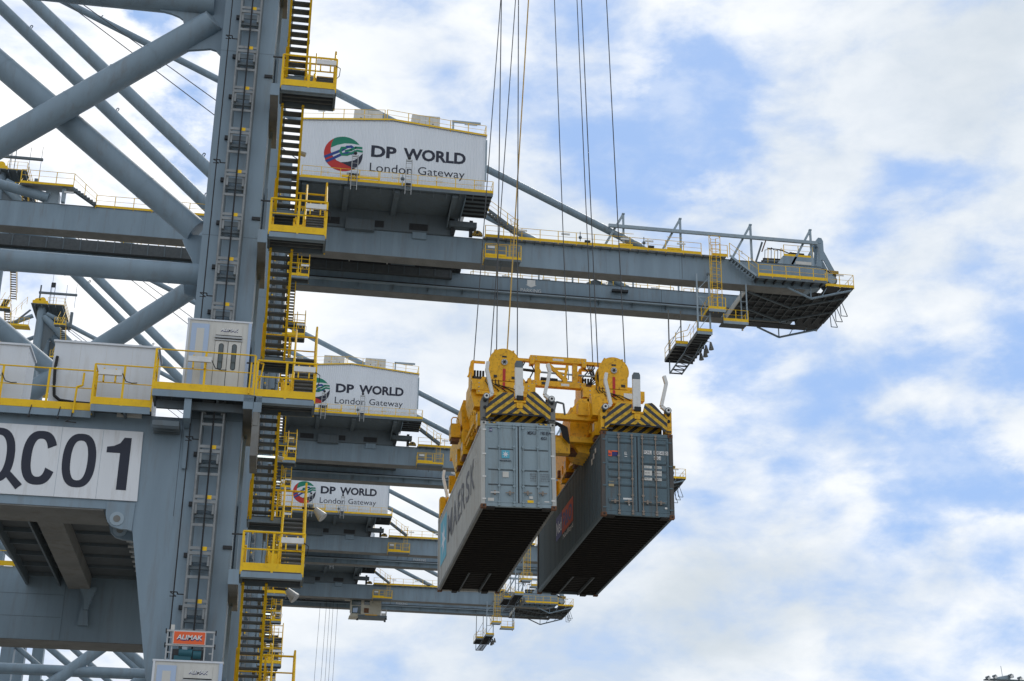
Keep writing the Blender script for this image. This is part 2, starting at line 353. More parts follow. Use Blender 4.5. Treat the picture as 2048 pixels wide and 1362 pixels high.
def build_crane():
    C = empty('container_crane', (0, 0, 0), 'x', 'crane', 'ship-to-shore cranes in a row along the quay')
    FR = [-9.8, 9.8]
    for fy in FR:
        y0, y1 = fy - .85, fy + .85
        # landside leg, widened under the portal beam
        m = MB(); m.prism([(-1.35, 0), (-1.35, 62), (-3.05, 62), (-3.05, 16.95), (-3.05, 14.0), (-4.15, 13.98), (-4.15, 13.55), (-3.05, 7.8), (-3.05, 0)], y0, y1, GREY)
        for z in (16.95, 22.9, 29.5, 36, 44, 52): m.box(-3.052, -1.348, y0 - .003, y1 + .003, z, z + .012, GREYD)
        # vertical stiffening flange on the water-side of the column
        m.box(-1.345, -1.25, y1 - .02, y1 + .03, 0, 62, GREYL)
        m.build('leg', C)
        m = MB(); m.prism([(-39, 0), (-39, 62), (-37.2, 62), (-37.2, 0)], y0, y1, GREY); m.build('leg', C)
        # portal beam with its rounded end, pin lugs below
        m = MB(); m.prism([(-37.2, 14.1), (-37.2, 16.95), (-3.06, 16.95), (-3.06, 14.0), (-4.16, 13.98), (-4.75, 13.98), (-4.9, 14.1)], y0 + .004, y1 - .004, GREY)
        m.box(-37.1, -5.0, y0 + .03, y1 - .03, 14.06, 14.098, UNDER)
        for zz in (15.0, 15.9): m.box(-37, -8.4, y0 - .004, y0 + .006, zz, zz + .012, GREYD)
        for x in (-8.36, -13.4): m.box(x, x + .012, y0 - .002, y0 + .006, 14.15, 16.9, GREYD)
        b = m.build('portal_beam', C)
        m = MB()
        for yy in (y0 + .01, y0 + 1.2):
            m.prism([(-4.92, 14.3), (-4.92, 13.92), (-4.86, 13.74), (-4.72, 13.6), (-4.5, 13.54), (-4.28, 13.53), (-4.16, 13.5), (-4.14, 14.3)], yy - .05, yy + .06, GREY)
            for rr, e, mm_ in ((.20, .07, GREYL), (.10, .078, UNDER)): m.tube((-4.6, yy - e, 13.82), (-4.6, yy + .05, 13.82), rr, mm_, 24)
        m.build('pin_lug', C)
        # round braces of the side frame
        def brace(p, q, r, n=28):
            m = MB(); m.tube(p, q, r, GREY, n); d = (Vector(q) - Vector(p)); k = 2.2
            while k < d.length: c = Vector(p) + d.normalized() * k; m.tube(c, c + d.normalized() * .035, r + .006, GREY, n, caps=False); k += 3.1
            return m.build('brace_tube', C)
        brace((-37.2, fy, 21.92), (-3.05, fy, 21.92), .335)
        if fy < 0: brace((-37.2, fy, 31.78), (-3.45, fy, 31.78), .46)
        a = .83
        brace((-3.55, fy, 30.98), (-20.0, fy, 16.95), .43)
        if fy < 0: brace((-3.35, fy + .75, 23.75), (-37.2, fy + .75, 50.9), .40)
        else: brace((-3.3, fy, 20.5), (-37.2, fy, 46.05), .40)
        # gusset plates where the tubes meet the leg
        m = MB()
        def arc(cx, cz, r, a0, a1, n=7): return [(cx + r * math.cos(R(a0 + (a1 - a0) * k / n)), cz + r * math.sin(R(a0 + (a1 - a0) * k / n))) for k in range(n + 1)]
        if fy < 0: m.prism([(-3.04, 32.6), (-3.04, 28.9), (-3.05, 29.6), (-3.11, 29.82), (-3.25, 29.97), (-3.44, 30.02), (-3.73, 29.96), (-4.32, 29.85), (-4.32, 30.6), (-4.62, 30.5), (-4.46, 30.7), (-4.37, 30.88), (-4.43, 31.04), (-4.56, 31.13), (-4.8, 31.22), (-5.2, 31.3), (-4.6, 32.0), (-3.6, 32.6)], fy - .06, fy + .06, GREY)
        m.prism([(-3.04, 23.6), (-3.04, 21.0), (-3.12, 21.35), (-3.24, 21.47), (-3.52, 21.57), (-3.6, 22.0), (-3.42, 22.27), (-3.33, 22.37), (-3.3, 22.5), (-3.44, 22.83), (-3.66, 23.2), (-3.75, 23.4), (-3.5, 23.6)], fy + .7, fy + .8, GREY)
        m.build('gusset_plate', C)
        if fy < 0:
            # end cap faces of the tubes against the gusset
            m = MB(); m.tube((-3.4, fy - .1, 31.1), (-3.52, fy, 31.0), .40, GREYL, 24); m.build('tube_end_cap', C)
    # deck between the portal beams with ribs, cable trays and cross beam
    m = MB(); m.box(-9.9, -3.1, -8.94, 8.94, 16.66, 16.75, TREAD)
    for k in range(11):
        y = -8.4 + k * 1.68; m.box(-9.85, -8.35, y - .03, y + .03, 16.5, 16.655, GREYD); m.box(-7.3, -3.2, y - .02, y + .02, 16.55, 16.655, GREYD)
    for x, w in ((-9.9, .10), (-8.62, .07), (-5.35, .14)): m.box(x, x + w, -8.93, 8.93, 16.25, 16.655, GREYD)
    for k in range(24): m.box(-5.42, -5.14, -8.6 + k * .74, -8.45 + k * .74, 16.2, 16.25, GALV)
    m.build('portal_deck', C)
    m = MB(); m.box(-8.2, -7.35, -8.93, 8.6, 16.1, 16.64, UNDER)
    m.prism([(-7.75, 16.1), (-7.1, 16.2), (-7.25, 15.75), (-7.35, 15.3), (-7.5, 15.3), (-7.55, 15.75)], 8.5, 8.7, GREY); m.prism([(-7.62, 15.6), (-7.42, 15.6), (-7.3, 14.7), (-7.7, 14.7)], 8.72, 8.92, GREY); m.build('cross_beam', C)
    m = MB(); rail(m, [(-14, 8.9, 16.97), (-9.95, 8.9, 16.97)], 1.1, YEL, 1.2, toe=.2); m.build('walkway_rail', C)
    # upper cross beams between the legs
    for x in (-3.2, -39.05):
        m = MB(); m.box(x, x + 1.9, -10.65, 10.65, 62.0, 64.0, GREY); m.build('upper_cross_beam', C)
    # main girders
    for sy in (-1, 1):
        yi, yo = 3.0 * sy, 4.4 * sy; ya, yb = min(yi, yo), max(yi, yo)
        m = MB(); m.prism([(-70, 59.12), (-70, 61.42), (46.2, 61.42), (47.2, 60.9), (46.0, 59.5), (44.6, 59.12)], ya, yb, GREY)
        m.box(-69.9, 44.5, ya + .02, yb - .02, 59.085, 59.116, UNDER)  # bottom sheet, its brownish bounce-lit shade put into the colour
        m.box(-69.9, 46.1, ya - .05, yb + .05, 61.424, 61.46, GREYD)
        # inner trolley rail bracket
        m.box(-69, 44, min(yi, yi - .32 * sy), max(yi, yi - .32 * sy), 59.75, 59.87, GREYL)
        m.box(-69, 44, yi - .28 * sy - .04, yi - .28 * sy + .04, 59.873, 59.99, DARK)
        for k in range(60): m.bar((-20 + k * 1.05, yi - .0 * sy, 59.35), (-20 + k * 1.05, yi - .22 * sy, 59.74), .02, .3, GREYD) if k % 3 == 0 else None
        for k in range(12): m.box(-33 + k * 6.6, -32.985 + k * 6.6, ya - .003, yb + .003, 59.2, 61.4, GREYD)
        m.box(33.2, 33.26, ya - .006, yb + .006, 59.2, 61.4, GREYD)
        m.build('girder', C)
        # walkway along the girder with its handrail
        yw_ = 4.85 * sy; m = MB(); m.box(15.5, 37.2, min(yo, yw_), max(yo, yw_), 61.47, 61.52, GALV)
        for k in range(27): m.bar((15.8 + k * .84, yo, 61.3), (15.8 + k * .84, yw_, 61.45), .05, .1, GREYD)
        if sy > 0:
            t = MB(); t.box(-40, -1, 2.45, 2.98, 60.5, 61.55, TREAD)
            for k in range(27): t.box(-39.6 + k * 1.45, -39.5 + k * 1.45, 2.40, 2.445, 60.5, 61.6, GREYD)
            t.build('cable_tray', C)
            t = MB(); t.box(-1, 13.6, 2.5, 2.98, 60.7, 61.5, TREAD); t.box(-1, 14.4, 2.4, 4.3, 61.47, 62.9, DARK)  # dark box on the girder face stands in for the house's shade; slatted tray above
            for k in range(11): t.box(-.6 + k * 1.4, -.52 + k * 1.4, 2.44, 2.49, 60.7, 61.6, GREYD)
            for x in (4.2, 7.6): t.box(x, x + .12, 2.3, 2.39, 61.5, 62.3, OFFW)
            for z in (61.7, 62.1, 62.5): t.box(-1, 14.4, 2.36, 2.39, z, z + .05, GREYD)
            t.box(8.0, 10.2, 2.25, 2.38, 61.5, 62.5, GREYD); t.box(12.0, 14.6, 2.2, 2.38, 61.6, 62.2, GREYD); t.build('tray_and_shade_box', C)
        w = m.build('walkway', C)
        m = MB()
        rail(m, [(15.6, yw_, 61.5), (34.9, yw_, 61.5)], 1.1, YEL, 1.55, toe=.26)
        if sy > 0: rail(m, [(15.6, 3.1, 61.47), (38.5, 3.1, 61.47)], 1.15, YEL, 1.1, toe=0)
        rail(m, [(-17.4, yo, 61.47), (-3.5, yo, 61.47)], 1.1, YEL, 1.5, toe=.22)
        rail(m, [(35.9, yw_, 61.5), (37.3, yw_, 61.5)], 1.1, YEL, .7, toe=.26)
        for x in (27.4, 31.8): m.box(x, x + 1.3, yw_ - .03, yw_ + .03, 61.76, 61.95, YEL); m.tube((x, yw_, 62.95), (x + 1.4, yw_, 62.95), .022, YEL, 5)
        m.build('walkway_rail', C)
        for x in (18.5, 22.3, 27.6, 29.8, 32.7, -13, -20): 
            m = MB(); m.box(x, x + .75, yw_ - .12, yw_ - .02, 62.28, 62.42, LAMPW); m.build('walkway_lamp', C)
    m = MB(); 
    for x in (23.9, 29.6): m.sphere((x, -5.3, 61.95), .16, GREYD, 8); m.tube((x, -5.3, 61.6), (x, -5.3, 62.5), .04, GREYD, 6); m.box(x + .4, x + .9, -5.4, -5.2, 61.55, 61.7, DARK)
    m.build('loudspeaker', C)
    # raised platform and stair on the left part of the near girder
    for sy in (-1,):
        m = MB(); m.box(-23.6, -19.3, -5.2, -3.8, 62.85, 62.93, GALV); m.box(-23.6, -19.3, -5.24, -5.2, 62.75, 62.95, YEL)
        m.box(-20.2, -19.9, -4.9, -4.5, 61.46, 62.8, GREYL); m.box(-21.6, -20.5, -4.35, -3.4, 61.46, 62.6, GREYL)
        rail(m, [(-23.6, -5.2, 62.9), (-19.3, -5.2, 62.9), (-17.4, -4.5, 61.5)], 1.1, YEL, 1.6, toe=0)
        for k in range(7): m.box(-19.2 + k * .27, -18.95 + k * .27, -5.1, -4.4, 62.65 - k * .18, 62.68 - k * .18, GALV)
        m.bar((-19.3, -5.12, 62.7), (-17.4, -4.6, 61.5), .05, .2, GREYD); m.bar((-19.3, -4.5, 62.7), (-17.4, -4.4, 61.5), .05, .2, GREYD); m.build('raised_platform', C)
    for sy in (-1, 1):
        for nm, p, q, r, n in (('tie_tube', (-21.3, 4.3 * sy, 61.98), (-37.5, 4.3 * sy, 65.6), .42, 20), ('apex_leg_tube', (-2.4, 3.75 * sy, 60.5 + .2), (-37.4, 3.75 * sy, 92.6), .56, 28),
                               ('back_stay_tube', (29.6, 4.05 * sy, 62.15), (-37.0, 4.05 * sy, 93.0), .33, 20), ('fore_stay_tube', (-39.0, 3.9 * sy, 92.6), (-69, 3.9 * sy, 77.0), .33, 14)):
            m = MB(); m.tube(p, q, r, GREY, n)
            if nm == 'back_stay_tube':
                m.prism([(28.6, 62.9), (30.6, 61.9), (30.9, 61.46), (28.2, 61.46)], 4.05 * sy - .05, 4.05 * sy + .05, GREY)
                for t in (.25, .5, .75): c = Vector(q) * t + Vector(p) * (1 - t); m.tube(c + V(-.1, 0, .3), c + V(.1, 0, .55), .05, GREYD, 6)
            if nm == 'apex_leg_tube':
                for t in (.2, .45, .7): c = Vector(p) * (1 - t) + Vector(q) * t; m.path([c + V(.28, 0, .45), c + V(.32, 0, .70), c + V(.42, 0, .76), c + V(.52, 0, .68), c + V(.42, 0, .42)], .045, GREYD, 6)
            m.build(nm, C)
        m = MB(); m.tube((-37.9, 4.2 * sy, 62), (-37.9, 3.5 * sy, 94.2), .72, GREY, 24, r2=.6)
        m.prism([(-37.4, 91.5), (-36.2, 92.0), (-35.0, 90.8), (-36.5, 89.0), (-37.4, 84.5)], 3.6 * sy - .08, 3.6 * sy + .08, GREYD); m.build('pylon', C)
    m = MB(); m.box(-38.4, -37.4, -3.4, 3.4, 86.6, 87.6, GREY); m.box(-38.4, -37.4, -3.4, 3.4, 93.0, 94.2, GREY); m.build('pylon_cross_beam', C)
    m = MB(); m.box(-39.4, -34.6, -4.8, 4.8, 94.2, 94.3, GREYD)
    for k in range(5): m.bar((-34.8 - k, -4.8, 94.0), (-34.8 - k, 4.8, 94.0), .1, .3, GREYD)
    rail(m, [(-37, -4.8, 94.3), (-34.6, -4.8, 94.3), (-34.6, 4.8, 94.3)], 1.1, YEL, 1.1, toe=.08)
    for k, (x, z) in enumerate(((-38.6, 94.9), (-37.9, 95.1))): m.tube((x, -4.2, z), (x, -3.4, z), .5, YEL, 18)
    m.box(-39.3, -37.1, -4.3, -3.3, 94.3, 95.0, YEL); m.bar((-38.6, -4, 96.4), (-33, -4, 96.4), .3, .3, GREYD); m.tube((-38.4, -4, 94.4), (-38.4, -4, 97.6), .12, GREYD)
    for x, h in ((-36.8, 101), (-34.6, 98), (-33.2, 98.2)): m.tube((x, -4, 94.3), (x, -4, h), .03, GREYD, 5)
    for x in (-36.9, -36.3): m.tube((x, -4.2, 94.3), (x, -4.2, 98), .05, GREYD, 5)
    m.box(-36.9, -36.3, -4.25, -4.15, 97.3, 98.1, DARK); m.box(-33.5, -33.1, -5, -4.6, 90.8, 93.2, GREYD)
    m.build('apex_platform', C)
    m = MB(); m.box(-42.2, -39.2, -4.8, -3.2, 90.5, 90.6, YEL); rail(m, [(-42.2, -4.8, 90.6), (-39.3, -4.8, 90.6)], 1.2, YEL, .8); m.bar((-45.5, -4.2, 86.8), (-39.4, -4.2, 93.4), .06, .3, GREYD)
    rail(m, [(-45.5, -4.6, 86.9), (-40, -4.6, 94.2)], 1.1, YEL, 1.2, toe=0); m.build('sheave_platform', C)
    # boom hoist ropes running down from the apex
    m = MB()
    for y, x1, z1 in ((-1.2, 4, 70), (-.2, 2, 70)): m.tube((-36.8, y, 94), (x1, y, z1 - 4), .045, CABLE, 5)
    m.build('boom_hoist_rope', C)

    # stair tower up the landside leg
    proto_L = proto_R = None
    for k, z in enumerate(LAND):
        dz = (z - LAND[k - 1]) if k else 5.15
        first = proto_L is None
        fm, fr = landing(-1.02, .66, -11.7, -10.72, z, 'lr' if z != 17.4 else 'r')
        F = fm.build('stair_landing', C); H = fr.build('handrail', F)
        lm = MB(); lamp_box(lm, .02, -11.72, z + .86); 
        lm.path([(.64, -11.72, z + .85), (.78, -11.74, z + .75), (.76, -11.7, z + .5), (.68, -11.6, z + .45)], .012, BLACK); lm.build('lamp', F)
        cm = MB(); cm.box(-.30, -.06, -10.75, -10.70, z + .2, z + .75, YEL); cm.bar((-.02, -10.72, z - .2), (-.02, -10.72, z + 1.1), .05, .05, YEL); cm.path([(-.26, -11.66, z + .55), (-.2, -11.6, z + .2), (-.1, -11.5, z + .15), (.0, -11.5, z + .5)], .025, YEL); cm.build('gate', F)
        # cantilever bracket that carries the landing
        bm = MB(); bm.box(-1.34, -1.10, -11.7, -8.3, z - .42, z - .06, UNDER); bm.box(-1.345, -1.06, -11.74, -11.705, z - .42, z - .0, GREY); bm.box(-1.35, .66, -11.62, -11.5, z - .19, z - .06, GREY)
        bm.box(-1.30, -1.22, -9.4, -8.95, z - .42, z + 2.6, GREY); bm.box(-1.35, -.95, -11.66, -11.62, z + 1.0, z + 1.04, DARK); bm.box(-1.6, -1.34, -10.7, -10.6, z + .82, z + .92, DARK); bm.build('bracket', F)
        bz = z - dz * .5
        bmn, brr = landing(-1.02, .66, -8.15, -7.25, bz, 'lr', front=False)
        B = bmn.build('stair_landing', C); brr.build('handrail', B)
        flight(-8.15, bz, -10.72, z, -.92, -.34).build('stair_flight', C)
        if k < len(LAND) - 1:
            bz2 = z + (LAND[k + 1] - z) * .5
            flight(-10.72, z, -8.15, bz2, .05, .63).build('stair_flight', C)
        tl = MB(); tl.tube((-.9, -9.3, bz + 1.5), (-.3, -9.3, bz + 1.5), .045, LIT, 8); tl.tube((-.3, -9.3, bz + 1.5), (-.1, -9.3, bz + 1.45), .08, GALV, 8)
        if k % 2 == 1: tl.build('tube_light', B)
    # floodlights clamped to the tower
    for x, z in ((1.08, 14.95), (.42, 12.45)):
        m = MB(); m.tube((x - .12, -8.7, z + .05), (x + .12, -8.74, z - .2), .08, GALV, 16, r2=.17); m.tube((x + .12, -8.74, z - .2), (x + .13, -8.742, z - .21), .165, GALV, 16); m.bar((x - .5, -8.5, z + .12), (x - .1, -8.7, z + .05), .05, .06, DARK); m.build('floodlight', C)
    # lift mast on the leg face
    m = MB(); my = -11.12
    for x in (-2.50, -1.88):
        m.tube((x, my, 0), (x, my, 61), .035, MASTG, 8); m.tube((x + .04, my + .3, 0), (x + .04, my + .3, 61), .03, GREYD, 6)
    for k in range(41):
        z = 1.0 + k * 1.49
        for dz_ in (-.07, .07): m.box(-2.50, -1.88, my - .03, my + .0, z + dz_ - .045, z + dz_ + .045, MASTG)
        m.box(-2.14, -2.02, my - .036, my - .032, z - .0, z + .115, YEL)
        m.box(-2.50, -1.88, my - .03, my, z + .70, z + .78, MASTG)
    m.build('lift_mast', C)
    m = MB()
    for k in range(41):
        z = 1.0 + k * 1.49; m.box(-2.44, -1.94, my + .02, my + .06, z - .32, z - .16, GREYD); m.box(-2.46, -2.40, my, my + .45, z - .42, z - .1, MASTG); m.box(-1.98, -1.92, my, my + .45, z - .42, z - .1, MASTG)
        m.box(-2.46, -1.92, my + .1, my + .2, z - .50, z - .42, GREYD); m.box(-2.66, -2.56, -10.75, -10.65, z - .1, z + .02, DARK)
    m.build('mast_bracket', C)
    m = MB(); m.tube((-2.16, my - .06, 0), (-2.16, my - .06, 61), .024, BLACK, 6); m.build('trailing_cable', C)
    m = MB(); m.tube((-2.80, my - .1, 9.9), (-2.80, my - .1, 61), .018, BLACK, 6)
    for k in range(12): z = 11.7 + k * 4.5; m.path([(-2.9, my - .12, z), (-2.7, my - .12, z), (-2.7, my, z - .03), (-2.52, my, z - .03)], .018, DARK); m.path([(-2.9, my - .12, z - .12), (-2.72, my - .12, z - .12), (-2.9, my - .12, z)], .014, DARK)
    m.build('cable_guide', C)

    # machinery house on the girders
    m = MB(); yf, yb_ = -8.3, 8.3
    m.prism([(-.8, 63.62), (15.0, 63.62), (15.0, 69.35), (6.9, 70.05), (-.8, 69.35)], yf, -4.6, CLAD); m.prism([(-.8, 63.62), (13.2, 63.62), (13.2, 69.35), (6.9, 70.05), (-.8, 69.35)], -4.595, yb_, CLAD)
    H = m.build('machinery_house', C)
    m = MB(); 
    for (xa, za, xb, zb) in ((-.9, 69.38, 6.9, 70.1), (6.9, 70.1, 15.1, 69.38)): m.prism([(xa, za), (xb, zb), (xb, zb + .12), (xa, za + .12)], yf - .12, yb_ + .12, WHITE); m.bar((xa, yf - .13, za + .07), (xb, yf - .13, zb + .07), .02, .15, YEL)
    m.box(15.0, 15.12, yf - .1, yf + .05, 65, 69.0, GREYL); m.build('roof', H)
    m = MB(); rail(m, [(-.8, yf, 69.5), (6.2, yf, 70.1)], 1.0, YEL, 1.75, toe=0); rail(m, [(6.4, yf, 70.15), (11.9, yf, 69.65), (15.0, yf, 69.45), (15.0, yf + 5, 69.45)], 1.0, YEL, 1.75, toe=0); m.build('roof_rail', H)
    for x in (3.6, 8.6):
        m = MB(); m.box(x, x + 2.45, yf + .9, yf + 2.8, 69.9, 71.45, OFFW); m.box(x + 1.2, x + 1.215, yf + .893, yf + .9, 70, 71.4, GREYD)
        for t in (.55, 1.8): m.box(x + t, x + t + .1, yf + .885, yf + .9, 70.6, 70.68, DARK)
        m.build('ventilation_box', H)
    m = MB(); m.bar((12.2, yf + .7, 69.5), (12.2, yf + .7, 71.05), .16, .16, GREYL); m.bar((12.1, yf + .7, 71.0), (14.6, yf + .7, 71.0), .16, .2, GREYL); m.box(13.2, 14.3, yf + .62, yf + .78, 70.8, 70.93, GALV); m.build('davit', H)
    for x in (.5, 4.4, 9.3): m = MB(); m.box(x, x + .6, yf - .05, yf - .01, 70.35, 70.46, LAMPW); m.build('lamp', H)
    # lettering and emblem painted on the front wall
    m = MB(); yt = yf - .014
    text(m, 'DP', (5.2, yt, 66.42), (2.15, 0, 0), (0, 0, 1.12), INK, .036); text(m, 'WORLD', (7.95, yt, 66.45), (5.35, 0, 0), (0, 0, 1.12), INK, .036)
    text(m, 'London', (5.15, yt, 65.02), (3.62, 0, 0), (0, 0, .82), INK, -.002); text(m, 'Gateway', (9.25, yt, 64.86), (4.0, 0, 0), (0, 0, 1.0), INK, -.002); m.build('lettering', H)
    m = MB(); cx, cz, rx, rz = 2.86, 66.45, 1.64, 1.66
    def pl(pts, mt, k): m.add([(cx + rx * a, yf - .012 - .006 * k, cz + rz * b) for a, b in pts], [tuple(range(len(pts)))], mt)
    def ca(a0, a1, n=14): return [(math.cos(R(a0 + (a1 - a0) * k / n)), math.sin(R(a0 + (a1 - a0) * k / n))) for k in range(n + 1)]
    def stroke(pts, w, mt, k):
        for (a, b), (c, d) in zip(pts, pts[1:]):
            l = math.hypot(c - a, d - b) or 1; nx, nz = -(d - b) / l * w / 2, (c - a) / l * w / 2; ex, ez = (c - a) / l * w * .25, (d - b) / l * w * .25
            pl([(a + nx - ex, b + nz - ez), (c + nx + ex, d + nz + ez), (c - nx + ex, d - nz + ez), (a - nx - ex, b - nz - ez)], mt, k)
    pl(ca(0, 360, 40)[:-1], RED, 0)
    pl([(-.66, .31), (-.64, .57)] + ca(122, 36) + [(.42, .63), (.04, .61), (-.34, .48)], GREEN, 1)
    pl(ca(8, -62) + [(.42, -.72), (.11, -.59), (-.11, -.5), (.23, -.44), (.585, -.31), (.81, -.1)], INK, 1)
    pl([(-.66, .3), (-.34, .48), (.04, .61), (.42, .63), (.80, .59), (.92, .38), (.99, .12), (.81, -.1), (.585, -.31), (.23, -.44), (-.11, -.5), (-.34, -.40), (-.55, -.15), (-.66, .1)], WHITE, 2)
    stroke([(-.93, -.26), (-.5, -.02), (-.1, .2), (.18, .42), (.38, .46), (.52, .36)], .15, BLUE, 3); stroke([(-.83, -.5), (-.45, -.27), (-.1, -.04), (.2, .06), (.48, .06), (.6, .2)], .15, BLUE, 3)
    stroke([(.93, .42), (.62, .42), (.38, .26), (.1, .16)], .13, GREEN, 4); stroke([(.96, .22), (.7, .25), (.48, .12), (.2, -.04), (-.05, -.06), (-.17, .12), (-.1, .34), (.1, .36)], .12, GREEN, 5)
    m.build('emblem', H)
    m = MB(); m.box(3.25, 4.3, yf - .016, yf - .004, 63.75, 64.72, GREYL); m.box(3.45, 3.88, yf - .02, yf - .016, 63.85, 64.68, DARK); m.box(3.95, 4.25, yf - .02, yf - .016, 63.85, 64.68, DARK); m.build('window', H)
    # floor and walkway of the house
    m = MB(); m.box(-.8, 13.3, -8.6, 8.6, 63.25, 63.6, GREYD); m.box(13.3, 15.6, -9.15, -4.6, 63.35, 63.55, GREYD); m.box(-1.4, 15.6, -9.2, -8.6, 63.3, 63.4, GREYD)
    m.box(-1.4, 15.6, -9.25, -9.2, 63.12, 63.42, GREYD)
    for x in (-.4, 3.1, 7.3, 12.2): m.box(x, x + .45, -8.9, 8.3, 62.9, 63.24, GREYD); m.box(x + .05, x + .4, -4.2, -3.5, 61.46, 62.9, GREY)
    m.box(9.4, 10.3, -4.5, -3.4, 61.46, 62.9, GREY); m.box(3.5, 6.0, -4.9, -4.41, 61.2, 62.2, GREYD); m.box(13.3, 13.38, -8.6, -4.6, 62.9, 63.5, GREY)
    m.box(9.3, 10.5, -4.6, -4.41, 60.9, 61.5, GREY)
    m.box(-.8, 12.6, -4.55, -4.43, 61.47, 63.245, GREYD); m.prism([(-8.5, 63.24), (-4.6, 63.24), (-4.6, 62.0), (-5.2, 62.0)], -.4, -.3, GREYD, 'x'); m.prism([(-8.5, 63.24), (-4.6, 63.24), (-4.6, 62.0), (-5.2, 62.0)], 12.2, 12.3, GREYD, 'x')
    for x in (1.4, 5.2, 9.0): m.box(x, x + 1.6, -4.6, -4.56, 61.7, 62.3, DARK)
    for k in range(14): m.bar((-.6 + k * 1.12, -8.6, 62.95), (-.6 + k * 1.12, -9.2, 63.25), .06, .18, GREYD)
    for k in range(6): m.bar((13.4, -8.8 + k * .75, 63.3), (15.6, -8.8 + k * .75, 63.3), .08, .22, DARK)
    for x in (12.6, 14.2): m.box(x, x + .3, -4.9, -4.5, 61.46, 62.9, DARK)
    m.box(12.4, 14.8, -5.2, -4.4, 62.1, 62.6, GREYD)
    m.build('house_floor', H)
    m = MB(); m.box(-1.3, 15.6, -9.21, -9.19, 63.42, 63.62, YEL); rail(m, [(-.5, -9.22, 63.45), (5.9, -9.22, 63.45), (6.0, -9.22, 63.45), (15.6, -9.22, 63.45), (15.6, -5.0, 63.45)], 1.1, YEL, 1.7, toe=.24); m.box(2.8, 6.0, -9.3, -9.23, 63.75, 63.95, YEL); m.build('walkway_rail', H)
    for x in (3.6, 8.15):
        m = MB()
        for dx in (0, .5): m.tube((x + dx, -9.35, 62.6), (x + dx, -9.35, 65.9), .035, GALV, 6)
        for k in range(7): m.tube((x, -9.35, 63.0 + k * .42), (x + .5, -9.35, 63.0 + k * .42), .02, GALV, 5)
        m.sphere((x + .25, -9.35, 66.05), .16, DARK, 8); m.box(x + .02, x + .48, -9.42, -9.28, 65.7, 65.85, GALV); m.build('ladder', H)
    m = MB(); m.sphere((7.9, -9.35, 64.0), .18, GREYD, 8); m.tube((7.9, -9.35, 63.3), (7.9, -9.35, 64.4), .06, GALV, 6); m.box(8.2, 8.6, -9.4, -9.2, 63.5, 63.65, DARK)
    m.path([(3.4, -9.3, 62.8), (3.4, -9.3, 63.8), (3.6, -9.3, 64.05), (3.9, -9.3, 64.05), (4.1, -9.3, 63.8), (4.1, -9.3, 62.9)], .035, DARK, 6); m.build('loudspeaker', H)
    for x in (1.1, 6.9, 10.6, 14.0): m = MB(); m.box(x, x + .7, -9.32, -9.26, 64.12, 64.24, LAMPW); m.bar((x + .15, -9.3, 63.9), (x + .15, -9.3, 64.35), .03, .03, YEL); m.bar((x + .55, -9.3, 63.9), (x + .55, -9.3, 64.35), .03, .03, YEL); m.build('lamp', H)
    # stair from the house down to the girder walkway
    m = MB(); 
    for k in range(9): m.box(15.7 + k * .26, 15.95 + k * .26, -6.6, -5.9, 63.1 - k * .2, 63.13 - k * .2, GALV)
    m.bar((15.6, -6.6, 63.2), (18.1, -6.6, 61.4), .05, .25, GREYD); m.bar((15.6, -5.9, 63.2), (18.1, -5.9, 61.4), .05, .25, GREYD); rail(m, [(15.6, -6.62, 63.2), (18.1, -6.62, 61.45)], 1.0, YEL, 1.2, toe=0); m.build('house_stair', C)
    # small service platform hung on the side of the near girder, and its cage ladder
    m = MB(); m.box(15.5, 18.6, -5.9, -4.42, 58.95, 59.0, GREYD); m.box(15.5, 18.6, -5.94, -5.9, 58.8, 59.0, GREYD)
    for x in (15.6, 17.0, 18.5): m.bar((x, -5.9, 58.9), (x, -4.4, 58.5), .06, .12, GREYD)
    rail(m, [(15.5, -4.6, 59), (15.5, -5.9, 59), (18.6, -5.9, 59), (18.6, -4.6, 59)], 1.35, YEL, 1.0, toe=.24)
    rail(m, [(15.5, -5.93, 59.2), (17.3, -5.93, 59.2)], 1.0, YEL, .9, toe=.2)
    for x in (17.75, 18.25): m.bar((x, -5.5, 59), (x, -5.5, 62.9), .04, .04, YEL)
    for k in range(13): m.tube((17.75, -5.5, 59.2 + k * .29), (18.25, -5.5, 59.2 + k * .29), .015, YEL, 5)
    for z in (61.7, 62.3, 62.85): m.path([(17.7, -5.5, z), (17.65, -5.95, z), (18.0, -6.1, z), (18.35, -5.95, z), (18.3, -5.5, z)], .02, YEL)
    m.box(15.7, 16.3, -6.0, -5.95, 59.9, 60.1, LAMPW); m.build('service_platform', C)
    m = MB(); m.prism(arc2(14.9, 61.5, .45), -5.0, -4.7, HAZY); m.tube((14.9, -5.02, 61.75), (14.9, -4.68, 61.75), .12, DARK, 12); m.build('buffer_stop', C)
    # parking mark on the inner face of the far girder
    m = MB(); m.add([(20.6, 2.985, 60.85), (21.35, 2.985, 60.85), (21.35, 2.985, 61.35), (20.6, 2.985, 61.35)], [(0, 1, 2, 3)], LAMPW); m.add([(20.45, 2.985, 60.85), (20.97, 2.985, 60.6), (21.5, 2.985, 60.85)], [(0, 1, 2)], LAMPW); text(m, 'PARKING', (20.0, 2.985, 60.1), (1.9, 0, 0), (0, 0, .36), LAMPW, .0); m.build('parking_mark', C)
    # long cage ladder and hanging platforms near the tip
    m = MB()
    for x in (35.5, 36.5): m.bar((x, -5.35, 55.9), (x, -5.35, 63.2), .05, .05, YEL)
    for x in (35.75, 36.2): m.bar((x, -5.0, 55.9), (x, -5.0, 63.1), .05, .05, YEL)
    for k in range(24): m.tube((35.75, -5.0, 56.1 + k * .3), (36.2, -5.0, 56.1 + k * .3), .015, YEL, 5)
